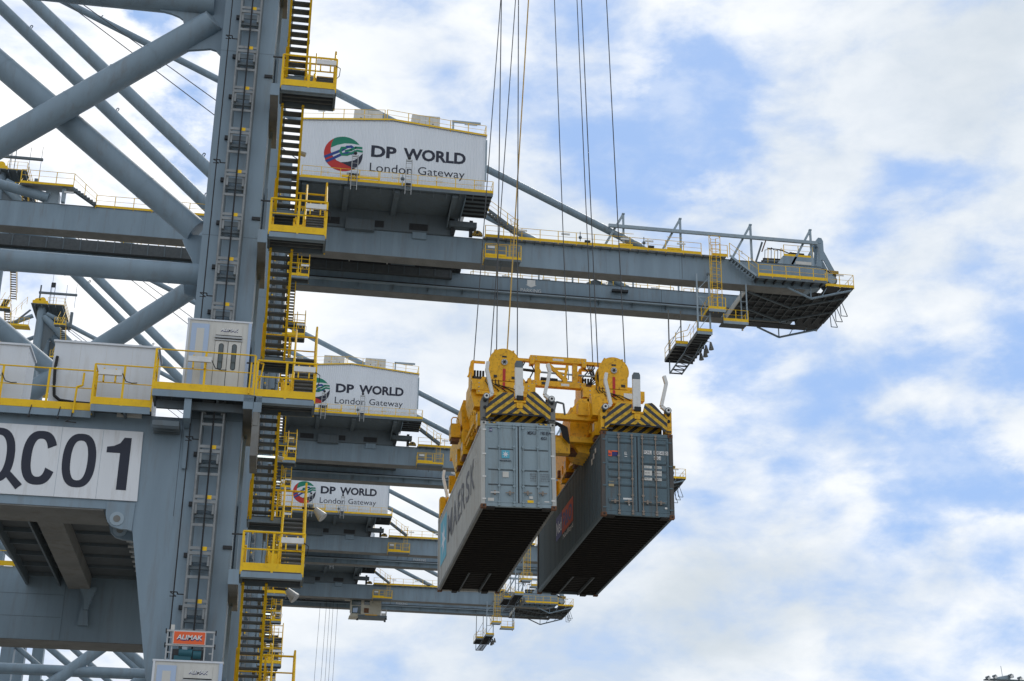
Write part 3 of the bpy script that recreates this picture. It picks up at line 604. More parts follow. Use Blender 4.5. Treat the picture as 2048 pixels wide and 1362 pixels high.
    for k in range(10): z = 57.4 + k * .63; m.path([(35.75, -5, z), (35.5, -5.35, z), (35.75, -5.6, z), (36.25, -5.6, z), (36.5, -5.35, z), (36.2, -5, z)], .02, YEL)
    m.build('cage_ladder', C)
    m = MB(); m.box(35.2, 36.7, -5.6, -3.9, 55.95, 56.05, TREAD); m.box(35.2, 36.7, -5.64, -5.6, 55.75, 56.0, GREYL); rail(m, [(35.2, -3.2, 56), (35.2, -5.62, 56), (36.7, -5.62, 56)], 1.1, YEL, 1.0, toe=.25)
    m.box(36.75, 39.0, -4.6, -3.2, 55.35, 55.45, TREAD); m.box(36.75, 39.0, -4.64, -4.6, 55.15, 55.4, GREYL); rail(m, [(36.8, -4.6, 55.4), (39.0, -4.6, 55.4), (39.0, -3, 55.4)], 1.1, YEL, 1.0, toe=.28)
    for x, y in ((38.95, -4.55), (38.95, -2.95)): m.bar((x, y, 55.3), (x, y, 59.1), .1, .1, GREYL)
    for k in range(4): m.bar((38.95, -4.55, 55.6 + k * .9), (38.95, -2.95, 56.3 + k * .9), .05, .05, GREYL)
    m.build('hanging_platform', C)
    # maintenance gantry hung below both girders
    m = MB(); zf = 54.1
    for x in (34.4, 35.5): m.bar((x, -4.8, zf - .1), (x, -4.8, 59.6), .13, .13, GREYL)
    m.box(35.35, 35.65, -4.9, -4.7, 59.55, 59.75, GREYD)
    for x in (33.6, 34.75): m.bar((x, 2.1, zf), (x, 2.1, 59.0), .10, .10, UNDER)
    m.bar((33.6, 2.1, 52.8), (33.6, 2.1, zf), .1, .1, GREYL)
    for z in (55.6, 57.4): m.bar((34.4, -4.8, z), (35.5, -4.8, z), .06, .06, GREYL); 
    for a, b in (((34.4, -4.8, 58.0), (35.5, -4.8, 59.3)), ((34.4, -4.8, 57.6), (35.5, -4.8, 55.9)), ((35.5, -4.8, 55.8), (34.4, -4.8, 54.2)), ((33.6, 2.1, 55.4), (34.75, 2.1, 57.6)), ((35.6, -3.2, 53.9), (35.2, -1.6, 53.4))): m.bar(a, b, .06, .06, GREYL)
    m.box(34.3, 35.65, -4.85, -1.7, zf - .1, zf, TREAD); m.box(34.3, 35.65, -4.9, -4.85, zf - .25, zf + .02, GREYL); m.box(34.3, 35.65, -4.93, -4.9, zf + .02, zf + .28, YEL); m.box(34.25, 34.3, -4.85, -1.7, zf - .25, zf + .05, UNDER)
    for k in range(5): m.box(34.3, 35.65, -4.5 + k * .6, -4.42 + k * .6, zf - .2, zf - .1, DARK)
    m.box(33.2, 35.8, -1.7, 2.15, zf - .06, zf, UNDER); m.box(33.2, 34.3, -1.78, -1.72, zf - .2, zf + .02, GREYL); m.box(33.2, 34.3, -1.82, -1.78, zf + .02, zf + .28, YEL); m.box(33.14, 33.2, -1.7, 2.15, zf - .22, zf + .04, UNDER); m.box(33.2, 35.8, 2.1, 2.18, zf - .25, zf, DARK)
    for k in range(5): m.bar((33.2, -1.6 + k * .8, zf - .14), (35.8, -1.6 + k * .8, zf - .14), .10, .14, DARK)
    for k in range(4): m.bar((33.2, -1.5 + k * .8, zf - .12), (35.8, -.9 + k * .8, zf - .12), .06, .06, DARK); m.bar((33.2, -.9 + k * .8, zf - .12), (35.8, -1.5 + k * .8, zf - .12), .06, .06, DARK)
    m.box(34.4, 34.5, -1.7, 2.1, zf - .22, zf - .07, DARK)
    for x in (33.65, 34.75): m.bar((x, -2.6, 52.85), (x, 2.3, 52.85), .09, .12, GREYD)
    for k in range(6): m.bar((33.65, -2.4 + k * .92, 52.85), (34.75, -2.4 + k * .92, 52.85), .09, .1, DARK); m.bar((33.65, -2.4 + k * .92, 52.85), (34.75, -1.6 + k * .92, 52.85), .05, .05, GREYL) if k < 5 else None
    for x in (33.65, 34.75): m.bar((x, -2.6, 52.85), (x + .5, -3.0, zf - .1), .06, .06, GREYD)
    rail(m, [(34.3, -4.8, zf), (34.3, -2.6, zf)], 1.0, YEL, 1.1, toe=0, flat=False)
    m.path([(34.3, -2.6, zf + 1.6), (34.1, -2.4, zf + 1.1), (33.5, -1.75, zf + 1.1), (33.25, -1.5, zf + .9), (33.2, .2, zf + 1.1), (33.2, 2.1, zf + 1.1)], .03, YEL); m.path([(34.3, -2.6, zf + .9), (34.1, -2.4, zf + .55), (33.3, -1.75, zf + .55), (33.2, 2.1, zf + .55)], .025, YEL)
    for x, y in ((33.2, -1.7), (33.9, -1.75), (33.2, .2), (33.2, 2.1)): m.bar((x, y, zf), (x, y, zf + 1.1), .05, .04, YEL)
    for y, dx in ((-3.0, .25), (-2.2, .05), (-1.3, .2), (-.5, .05)): m.tube((35.75 + dx, y, zf - .15), (35.8 + dx, y, zf - .85), .08, UNDER, 10, r2=.23); m.bar((35.6, y, zf - .1), (35.8 + dx, y, zf - .15), .04, .04, GREYD)
    m.build('maintenance_gantry', C)
    # A-frames with the hoist beam on the near girder
    m = MB(); m.bar((26.6, -4.6, 63.72), (45.8, -4.6, 63.72), .2, .3, GREYL); m.build('hoist_beam', C)
    for x in (28.0, 33.2, 39.7, 45.3):
        m = MB(); h = 65.1; m.bar((x, -4.3, 61.46), (x, -4.3, h), .17, .17, GREYL); m.bar((x, -4.3, h), (x - 1.9, -4.3, 61.5), .16, .2, GREYL); m.bar((x - .85, -4.3, 63.5), (x - .85, -4.6, 63.72), .1, .1, GREYD); m.box(x - .12, x + .12, -4.42, -4.18, h - .05, h + .08, GREY); m.build('hoist_beam_frame', C)
    # tip: end deck, side walkway, sheave horn, cabins
    m = MB(); m.box(39.4, 48.9, -3.28, 3.28, 59.35, 59.42, DARK); m.box(46.4, 48.9, -4.7, 5.3, 59.43, 59.5, DARK)
    for k in range(12): m.box(39.5 + k * .82, 39.56 + k * .82, -3.28, 3.28, 59.15, 59.34, TREAD)
    for y in (-2.2, -.9, .4, 1.8): m.box(39.4, 48.8, y, y + .08, 59.2, 59.345, TREAD)
    m.box(39.3, 39.42, -3.3, 3.3, 59.0, 59.5, OFFW)
    for y0_ in (-2, 1.1): m.bar((39.6, y0_ - 1.2, 59.0), (44.5, y0_ + 1.6, 59.0), .1, .14, GREYD); m.bar((44.5, y0_ + 1.4, 59.0), (48.6, y0_ - 1.1, 59.15), .1, .14, GREYD)
    m.box(44.6, 46.38, 4.42, 5.25, 59.42, 59.49, DARK); m.box(39.4, 46.4, 3.29, 4.38, 59.0, 59.05, DARK)
    for y in (-4.55, 4.55):
        m.tube((42.8, y, 59.1), (44.9, y, 58.2), .10, GREY, 10); m.tube((44.9, y, 58.2), (48.7, y, 59.3), .10, GREY, 10)
        for x, z in ((45.9, 58.5), (47.2, 58.85)): m.bar((x, y, z), (x + .5, y, 59.35), .05, .07, GREY)
        m.bar((44.9, y, 58.2), (44.9, y, 59.3), .09, .09, GREY)
    for y in (-1.6, -.3, 1.0): m.path([(48.9, y, 59.4), (49.35, y, 58.1), (48.75, y, 58.1), (48.7, y, 59.3)], .04, GREYD)
    m.build('end_deck', C)
    m = MB(); rail(m, [(46.3, -4.72, 59.5), (48.9, -4.72, 59.5), (48.9, 5.2, 59.5)], 1.25, YEL, 1.3, toe=.25); m.box(47.3, 48.0, -4.8, -4.74, 60.55, 60.68, LAMPW); m.build('end_rail', C)
    m = MB(); m.box(39.7, 46.2, -5.35, -4.42, 59.55, 59.62, GREYD); m.box(39.7, 46.2, -5.4, -5.35, 59.4, 59.66, GREYD)
    for k in range(8): m.box(39.8 + k * .85, 39.9 + k * .85, -5.3, -4.42, 59.35, 59.55, DARK)
    rail(m, [(39.9, -5.4, 59.65), (46.2, -5.4, 59.65)], 1.1, YEL, 1.25, toe=.28)
    for k in range(9): m.box(37.5 + k * .25, 37.75 + k * .25, -5.3, -4.5, 61.25 - k * .19, 61.28 - k * .19, GREYD); m.prism([(37.5 + k * .25, 61.25 - k * .19), (37.8 + k * .25, 61.1 - k * .19), (37.5 + k * .25, 60.95 - k * .19)], -5.3, -5.26, GREYD)
    m.bar((37.35, -5.35, 61.4), (39.9, -5.35, 59.5), .05, .2, GREYL); rail(m, [(37.35, -5.37, 61.5), (39.9, -5.37, 59.65)], 1.1, YEL, 1.0, toe=0); m.box(38.4, 38.5, -5.45, -5.4, 61.6, 61.9, LAMPW); m.build('side_walkway', C)
    m = MB(); m.box(42.6, 45.5, -4.38, -3.4, 61.47, 62.3, GREY); m.prism([(42.0, 61.47), (42.6, 62.3), (42.6, 61.47)], -4.36, -3.42, GREYL); rail(m, [(42.7, -4.36, 62.3), (45.4, -4.36, 62.3)], 1.1, YEL, 1.3, toe=.22)
    m.box(43.7, 45.2, -4.41, -4.385, 61.55, 61.85, OFFW); m.build('drive_cabin', C)
    m = MB(); random.seed(3)
    for k in range(4): m.tube((40.9, -4.1 + k * .25, 61.75 + .3 * (k % 2)), (42.6, -4.1 + k * .25, 61.8 + .3 * (k % 2)), .13, DARK if k % 2 else GREYD, 10)
    m.tube((43.4, -3.9, 62.75), (44.7, -3.9, 62.7), .2, DARK, 12); m.tube((43.6, -3.5, 62.9), (44.4, -3.5, 62.9), .25, TEAL, 12)
    for k in range(6): m.path([(40.9 + k * .3, -4.2, 61.5), (41.0 + k * .3, -4.2, 62.8 + .15 * (k % 3)), (41.3 + k * .3, -4.1, 62.9)], .03, YEL if k % 2 else DARK)
    m.bar((40.1, -4.1, 61.5), (40.8, -4.1, 63.6), .1, .16, GREYD); m.bar((40.7, -4.2, 62.6), (41.1, -4.2, 63.7), .08, .1, RUST)
    m.path([(41.2, -4.2, 63.0), (42.4, -4.2, 62.95), (43.4, -4.2, 62.6), (43.9, -4.2, 62.35)], .05, DARK, 6); m.build('hydraulic_unit', C)
    m = MB()
    for y in (-3.9, -2.9):
        m.prism([(45.5, 61.2), (45.9, 62.2), (46.1, 63.6), (45.85, 64.0), (45.9, 64.3), (46.15, 64.62), (46.45, 64.6), (46.6, 64.3), (46.6, 63.3), (47.6, 61.2), (47.1, 61.2), (46.55, 62.4), (46.3, 62.4), (46.35, 61.2)], y - .07, y + .07, GREY)
    m.bar((44.9, -3.4, 62.2), (46.0, -3.4, 64.1), .14, .2, GREY); m.tube((46.25, -4.0, 64.2), (46.25, -2.8, 64.2), .18, GREY, 12)
    m.box(45.6, 46.6, -3.8, -3.0, 61.2, 61.42, GREY); m.build('sheave_horn', C)
    m = MB(); m.box(46.3, 47.7, -4.4, -2.8, 60.95, 61.2, HAZY); m.tube((47.0, -4.3, 60.3), (47.0, -2.9, 60.3), .55, GREYD, 20); m.tube((47.0, -4.42, 60.3), (47.0, -4.3, 60.3), .4, GREYL, 16); m.path([(45.7, -4.3, 61.3), (46.3, -4.35, 61.3), (47.0, -4.35, 60.9)], .08, BLACK, 6); m.build('sheave_drum', C)
    # far girder fittings seen under the near one
    m = MB(); m.prism([(25.9, 61.46), (28.3, 61.46), (28.2, 62.0), (27.9, 62.5), (27.3, 62.7), (26.5, 62.3), (26.2, 62.0)], 4.6, 5.0, GREYD)
    for x in (22.0, 25.2, 31.0, 35.4): m.bar((x, 4.9, 61.46), (x, 4.9, 63.2), .14, .14, GREYL)
    m.box(28.5, 30.0, 2.6, 2.98, 60.75, 60.95, DARK); m.build('girder_fittings', C)
    # waterside stair tower next to the pylon
    m = MB(); k = 0; z = 64.0
    while z < 92:
        a, b = (-6.8, -4.2) if k % 2 == 0 else (-4.2, -6.8)
        for q in range(12): t = (q + .5) / 12; m.box(-35.0 + .7 * (k % 2), -34.4 + .7 * (k % 2), a + (b - a) * t - .12, a + (b - a) * t + .12, z + 2.6 * t - .05, z + 2.6 * t, TREAD)
        for x in (-35.05 + .7 * (k % 2), -34.35 + .7 * (k % 2)): m.bar((x, a, z - .05), (x, b, z + 2.55), .05, .2, YEL); m.tube((x, a, z + .95), (x, b, z + 3.5), .03, YEL, 5)
        if k % 2: m.box(-35.2, -33.6, -7.6, -6.8, z + 2.5, z + 2.6, GREYD); rail(m, [(-35.2, -7.6, z + 2.6), (-33.6, -7.6, z + 2.6)], 1.1, YEL, .8, toe=.2)
        z += 2.6; k += 1
    m.build('pylon_stair', C)
    return C
def arc2(cx, cz, r, n=14): return [(cx + r * math.cos(math.pi * k / n), cz + r * math.sin(math.pi * k / n)) for k in range(n + 1)]
CY = [54.2, 124.7, 182.9, 225.4, 255.4]
CL = ['nearest blue-grey container crane with QC01 board, its leg rising past the top of the photo',
      'second blue-grey container crane whose machinery house and girder stand highest behind the stair tower',
      'third blue-grey container crane, its white machinery house in the middle of the stacked girders',
      'fourth blue-grey container crane, its white machinery house lowest of the three lettered houses',
      'farthest blue-grey container crane with the lowest girder and operator cab hanging below it']
C1 = build_crane(); C1.location = (0, CY[0], 0); C1['label'] = CL[0]
CR = [C1]
for y, l in zip(CY[1:], CL[1:]):
    c = copy_tree(C1); c.location = (0, y, 0); c['label'] = l; CR.append(c)

# ------------------------------------------------------------------ fittings of the nearest crane only
def platform(x0, x1, y0, y1, z, segs, name='portal_platform', lamps=(), posts=1.35, step=None):
    m = MB(); m.box(x0, x1, y0, y1, z - .04, z, TREAD); m.box(x0, x1, y0 - .04, y0, z - .22, z - .02, GREY)
    for k in range(int((x1 - x0) / .9) + 1): x = x0 + k * .9; m.box(x, x + .07, y0, y1, z - .18, z - .045, GREYD)
    F = m.build(name, C1); r = MB(); rail(r, segs, 1.22, YEL, posts=posts, toe=.22); r.build('handrail', F)
    for x in lamps:
        m = MB(); lamp_box(m, x, y0 - .02, z + .93, .66); m.path([(x + .66, y0 - .08, z + .95), (x + .78, y0 - .06, z + .72), (x + .95, y0 - .05, z + .68), (x + 1.1, y0 - .04, z + .7)], .014, BLACK); m.build('lamp', F)
    return F
F = platform(-3.92, -1.0, -11.7, -10.66, 17.42, [(-3.92, -10.9, 17.42), (-3.92, -11.7, 17.42), (-1.10, -11.7, 17.42)], lamps=(-3.0,), posts=1.35)
m = MB(); m.box(-3.0, -2.8, -11.68, -10.7, 16.6, 17.2, GREY); m.prism([(-3.0, 17.2), (-2.82, 17.2), (-2.82, 15.4), (-2.95, 15.4)], -10.75, -10.66, GREY); m.box(-1.05, -.82, -11.74, -11.70, 16.9, 17.38, GREY)
m.box(-3.85, -3.1, -11.2, -10.7, 16.55, 16.62, TREAD)
for k in range(4): m.box(-3.85, -3.1, -11.5 + k * .25, -11.46 + k * .25, 16.4, 16.55, GREYD)
m.box(-3.8, -1.3, -11.3, -11.2, 17.0, 17.24, GREYD)
for k in range(9): m.box(-3.7 + k * .3, -3.69 + k * .3, -11.3, -11.28, 17.2, 17.4, GREYD)
m.box(-1.03, -.90, -11.74, -11.68, 16.5, 16.9, UNDER); m.box(-1.05, -.85, -11.72, -10.0, 15.6, 16.9, UNDER); m.build('bracket', F)
m = MB(); m.bar((-1.22, -11.73, 17.45), (-1.20, -11.73, 18.4), .045, .05, YEL)
m.path([(-1.1, -11.6, 18.45), (-.86, -11.6, 18.45), (-.9, -11.6, 18.1), (-1.0, -11.6, 17.9), (-1.12, -11.6, 17.85)], .022, YEL, 6); m.box(-1.05, -.85, -11.5, -11.3, 18.35, 18.5, DARK); m.build('gate', F)
platform(-5.62, -3.96, -11.3, -10.66, 16.98, [(-5.62, -10.7, 16.98), (-5.62, -11.3, 16.98), (-3.96, -11.3, 16.98)], lamps=(-5.5,), posts=.9)
platform(-10.8, -5.64, -10.9, -10.66, 16.9, [(-10.8, -10.9, 16.9), (-5.64, -10.9, 16.9)], lamps=(-8.9,), posts=1.45)
m = MB(); m.path([(-5.95, -11.0, 18.0), (-5.95, -11.05, 17.6), (-6.1, -11.05, 17.55), (-6.12, -11.05, 16.75)], .03, YEL, 6); m.path([(-6.15, -11.0, 16.8), (-6.15, -11.0, 16.6), (-6.3, -11.0, 16.5), (-6.0, -11.0, 16.48)], .02, DARK)
for x in (-7.3, -5.95 - .55): m.path([(x, -10.95, 16.95), (x - .04, -10.95, 16.68)], .015, DARK); m.sphere((x - .04, -10.95, 16.62), .05, DARK, 6)
m.build('cable_hook', C1)
# sign board with the crane number
S = MB(); S.prism([(-10.3, 14.36), (-4.1, 14.36), (-4.14, 16.43), (-10.3, 16.43)], -10.70, -10.66, SIGNW)
[S.box(x, x + .008, -10.7025, -10.699, 14.37, 16.42, GREYL) for x in (-8.62, -6.4, -5.25)]; SB = S.build('number_board', C1); G = MB(); yb = -10.706
def ring(cx, cz, w, h, t, a0=0, a1=360, n=40, sq=2.6):
    vs = []
    for k in range(n + 1):
        a = R(a0 + (a1 - a0) * k / n); c, s_ = math.cos(a), math.sin(a)
        e = 2 / sq; px = math.copysign(abs(c) ** e, c); pz = math.copysign(abs(s_) ** (e * 1.15), s_)
        vs += [(cx + px * w / 2, yb, cz + pz * h / 2), (cx + px * (w / 2 - t), yb, cz + pz * (h / 2 - t * .9))]
    G.add(vs, [(2 * k, 2 * k + 2, 2 * k + 3, 2 * k + 1) for k in range(n)], INK)
ring(-5.83, 15.46, .93, 1.60, .23)
ring(-6.93, 15.47, .96, 1.60, .26, 27, 333)
ring(-8.13, 15.48, 1.05, 1.62, .23)
G.add([(-7.78, yb - .003, 15.13), (-7.88, yb - .003, 14.98), (-7.46, yb - .003, 14.50), (-7.30, yb - .003, 14.66)], [(0, 1, 2, 3)], INK)
G.add([(x, yb, z) for x, z in ((-4.72, 14.66), (-4.44, 14.66), (-4.44, 16.22), (-4.64, 16.22), (-4.74, 16.05), (-4.9, 15.96), (-5.10, 15.92), (-5.10, 15.75), (-4.72, 15.75))], [tuple(range(9))], INK)
G.build('lettering', SB)

# white electrical cabins standing on the portal beam
def cabin(x0, x1, y0, y1, z0, z1, label, extra):
    o = empty('electrical_cabin', (x0, y0, z0), label, 'equipment cabin', 'white cabins standing on the portal beam')
    w, d, h = x1 - x0, y1 - y0, z1 - z0
    m = MB(); m.box(0, w, 0, d, 0, h, WHITE)
    for t in (.25, .5, .75): m.box(w * t, w * t + .008, -.003, 0, .05, h - .05, OFFW)
    m.build('wall', o)
    m = MB(); m.box(-.04, w + .04, -.05, d + .04, h + .002, h + .06, WHITE); m.build('roof', o)
    if extra:
        for x in (.55, w - .55): m = MB(); m.path([(x - .06, .1, h), (x - .05, .1, h + .1), (x, .1, h + .13), (x + .05, .1, h + .1), (x + .06, .1, h)], .02, WHITE, 6); m.build('lifting_eye', o)
        m = MB(); m.path([(.12, -.06, h * .78), (.1, -.08, h * .6), (.14, -.09, .75), (.18, -.09, .45), (.35, -.09, .32), (.8, -.09, .28), (w - .7, -.09, .25)], .045, BLACK, 8)
        for z in (.75, 1.3): m.box(.07, .2, -.11, -.04, z, z + .03, LAMPW)
        m.build('conduit', o)
        m = MB(); m.box(w - .95, w - .25, -.32, -.02, -.12, .18, OFFW); m.tube((w - .75, -.325, .03), (w - .75, -.33, .03), .12, DARK, 16); m.build('air_conditioner', o)
    return o
cabin(-6.96, -3.98, 43.75, 45.0, 16.97, 19.12, 'streaked white electrical cabin beside the lift tower, black conduit on its wall', True)
cabin(-10.9, -7.68, 43.75, 45.1, 16.97, 18.92, 'plain white electrical cabin at the left edge above the Q of the QC01 board', False)

# lift cars
def lift_car(z0, z1, label, cage):
    x0, x1, y0, y1 = -3.12, -1.33, 42.88, 43.05 + .02
    o = empty('lift_car', (x0, y0, z0), label, 'lift car', 'lift cars on the crane leg'); w, h = x1 - x0, z1 - z0
    d = .15 if not cage else .9
    y00 = 0 if not cage else -.75
    m = MB(); m.box(0, w, 0, .17, 0, h, OFFW); m.box(-.05, w + .05, -.03, .17, h + .002, h + .05, WHITE); m.box(-.03, .03, -.03, 0, 0, h, WHITE); m.box(w - .06, w + .03, -.03, 0, 0, h, LBLUE)
    m.box(.09, .60, -.02, -.003, .02, h - .1, LBLUE); m.box(.24, .46, -.024, -.021, .3, h - .25, OFFW); m.build('body', o)
    m = MB(); xa, xb = .80, 1.56
    m.box(xa, xb, -.025, -.003, h - .42, h - .08, OFFW); m.box(xa - .02, xb + .02, -.06, -.003, h - .52, h - .46, GALV); m.box(xa - .02, xb + .02, -.05, -.003, h - .6, h - .56, GALV); m.box(xa, xb, -.008, -.003, h - .56, h - .42, DARK); m.build('door_header', o)
    for k in (0, 1):
        a = xa + k * (xb - xa) / 2; b = a + (xb - xa) / 2
        m = MB(); m.box(a + .01, b - .01, -.022, -.003, .02, h - .62, OFFW); m.box(a, a + .01, -.01, -.003, .02, h - .62, DARK); m.box(b - .006, b, -.01, -.003, .02, h - .62, DARK); Dr = m.build('door', o)
        for e, mt, y in ((.072, DARK, -.026), (.052, GLASS, -.030)):
            cx = (a + b) / 2; zt, zb = h - .76, h - 1.44; n = 10
            if e == .072: mm2 = MB()
            pts = [(cx + e * math.cos(math.pi * q / n), zt + e * math.sin(math.pi * q / n)) for q in range(n + 1)] + [(cx - e * math.cos(math.pi * q / n), zb - e * math.sin(math.pi * q / n)) for q in range(n + 1)]
            mm2.add([(p[0], y, p[1]) for p in pts], [tuple(range(len(pts)))], mt)
        mm2.build('window', Dr)
    m = MB()
    for dx, dz, mt, yy in ((.008, -.022, NAVY, -.030), (0, 0, LAMPW, -.034)): text(m, 'ALIMAK', (.93 + dx, yy, h - .30 + dz), (.50, 0, 0), (0.02, 0, .10), mt, .02)
    m.build('lettering', o)
    if cage:
        m = MB(); zt = h + .05
        for x in (.28, .42, 1.30, 1.52):
            m.bar((x, -.02, zt), (x, -.02, zt + .78), .035, .035, GALV)
        for z in (zt + .40, zt + .78): m.bar((.25, -.03, z), (1.55, -.03, z), .05, .05, GALV); m.box(.22, .25, -.07, .1, z - .06, z + .05, BLACK); m.box(1.55, 1.58, -.07, .1, z - .06, z + .05, BLACK)
        for z in (zt + .2, zt + .6): m.bar((1.42, -.01, z), (1.52, -.01, z), .03, .03, GALV); m.bar((.28, -.01, z), (.42, -.01, z), .03, .03, GALV)
        m.build('roof_guard', o)
        m = MB(); m.box(.44, 1.30, -.075, -.06, zt + .42, zt + .77, LAMPW); m.box(.455, 1.285, -.08, -.075, zt + .43, zt + .76, ORANGE)
        for dx, dz, mt, yy in ((.01, -.03, NAVY, -.084), (0, 0, LAMPW, -.088)): text(m, 'ALIMAK', (.53 + dx, yy, zt + .545 + dz), (.68, 0, 0), (.02, 0, .13), mt, .022)
        m.build('name_board', o)
        m = MB(); m.tube((.62, .04, zt + .2), (.98, .04, zt + .2), .12, TEAL, 16); m.tube((1.0, .06, zt + .16), (1.22, .06, zt + .16), .13, TEAL, 16); m.box(.70, .84, -.06, .0, zt + .28, zt + .36, GREYL); m.box(.45, 1.3, .0, .14, zt, zt + .3, DARK); m.box(.5, .95, -.03, .05, zt, zt + .12, TEAL); m.box(.35, .45, -.02, .06, zt + .75, zt + .95, OFFW); m.build('drive_motor', o)
    return o
lift_car(17.42, 19.78, 'pale lift car with closed double doors behind the yellow railing at platform level', False)
lift_car(7.4, 9.78, 'white lift car cut by the bottom edge, orange board and blue motor on its roof', True)

# ------------------------------------------------------------------ trolleys
def trolley(cy, x, label, cabbed):
    o = empty('trolley', (x, cy, 59.35), label, 'trolley', 'trolleys running between the girders')
    m = MB()
    for y in (-2.95, 2.5): m.box(-5, 5, y, y + .4, .0 + 1.0, 1.6, DARK)
    for xx in (-4.8, -1.5, 1.5, 4.4): m.box(xx, xx + .4, -2.6, 2.6, .9, 1.5, DARK)
    for xx in (-3.6, 0, 3.0): m.tube((xx, -1.2, .9), (xx, 1.2, .9), .55, DARK, 16)
    for xx in (-4.4, 4.2):
        for y in (-2.85, 2.75): m.tube((xx, y - .1, .9), (xx, y + .1, .9), .35, DARK, 16)
    m.box(-5.2, 5.2, -1.8, 1.8, .55, .62, TREAD); m.build('frame', o)
    m = MB(); 
    for k in range(5): m.box(-5 + k * .7, -4.6 + k * .7, -3.2, -2.9, .2, .7, YELD)
    m.box(-5.4, -3.8, -3.1, -2.5, -.25, .2, DARK); m.build('festoon_box', o)
    if cabbed:
        K = MB(); K.prism([(3.2, -.2), (8.2, -.2), (8.2, -2.6), (3.6, -2.6), (3.2, -1.8)], -3.2, -.8, CREAM); K.box(2.3, 8.3, -3.3, -.7, .1, .35, CREAM); K.bar((7.9, -3.1, .2), (7.9, -3.1, 1.6), .5, .4, YELD)
        cb = K.build('operator_cab', o)
        for a, b, c, d, mt in ((3.35, 4.9, -1.1, -.05, GLASS), (3.45, 4.9, -2.5, -1.2, GLASS), (5.4, 6.3, -.95, -.2, GLASS), (5.4, 6.2, -2.3, -1.5, RUST)):
            w = MB(); w.box(a, b, -3.23, -3.21, c, d, mt); w.build('window', cb)
        w = MB(); w.add([(3.6, -3.24, -2.3), (4.3, -3.24, -2.3), (4.4, -3.24, -1.5), (3.6, -3.24, -1.6)], [(0, 1, 2, 3)], LBLUE); w.build('window', cb)
        w = MB(); w.box(4.4, 9.2, -3.3, -.7, -2.95, -2.65, GREYD); w.prism([(3.0, -3.0), (3.3, -2.5), (4.5, -2.5), (4.5, -3.0)], -3.3, -.8, CREAM); rail(w, [(8.3, -3.2, -2.65), (9.1, -3.2, -2.65), (9.1, -.8, -2.65)], 1.0, OFFW, .8, toe=.3); w.box(8.3, 9.0, -3.2, -2.4, -2.6, -2.2, LAMPW); w.box(5.6, 7.6, -3.32, -3.3, -2.7, -2.55, YELD); w.build('cab_platform', cb)
        for px, pz in ((4.4, -3.2), (9.1, -2.9), (8.9, -3.3)): w = MB(); w.tube((px, -3, pz), (px, -3, pz - .3), .08, DARK, 10, r2=.2); w.build('floodlight', cb)
    return o
trolley(CY[0], 9.2, 'trolley of the nearest crane above the top of the photo, carrying the hoist ropes', False)
trolley(CY[4], 8.9, 'trolley of the farthest crane with a cream operator cab hanging under the lowest girder', True)

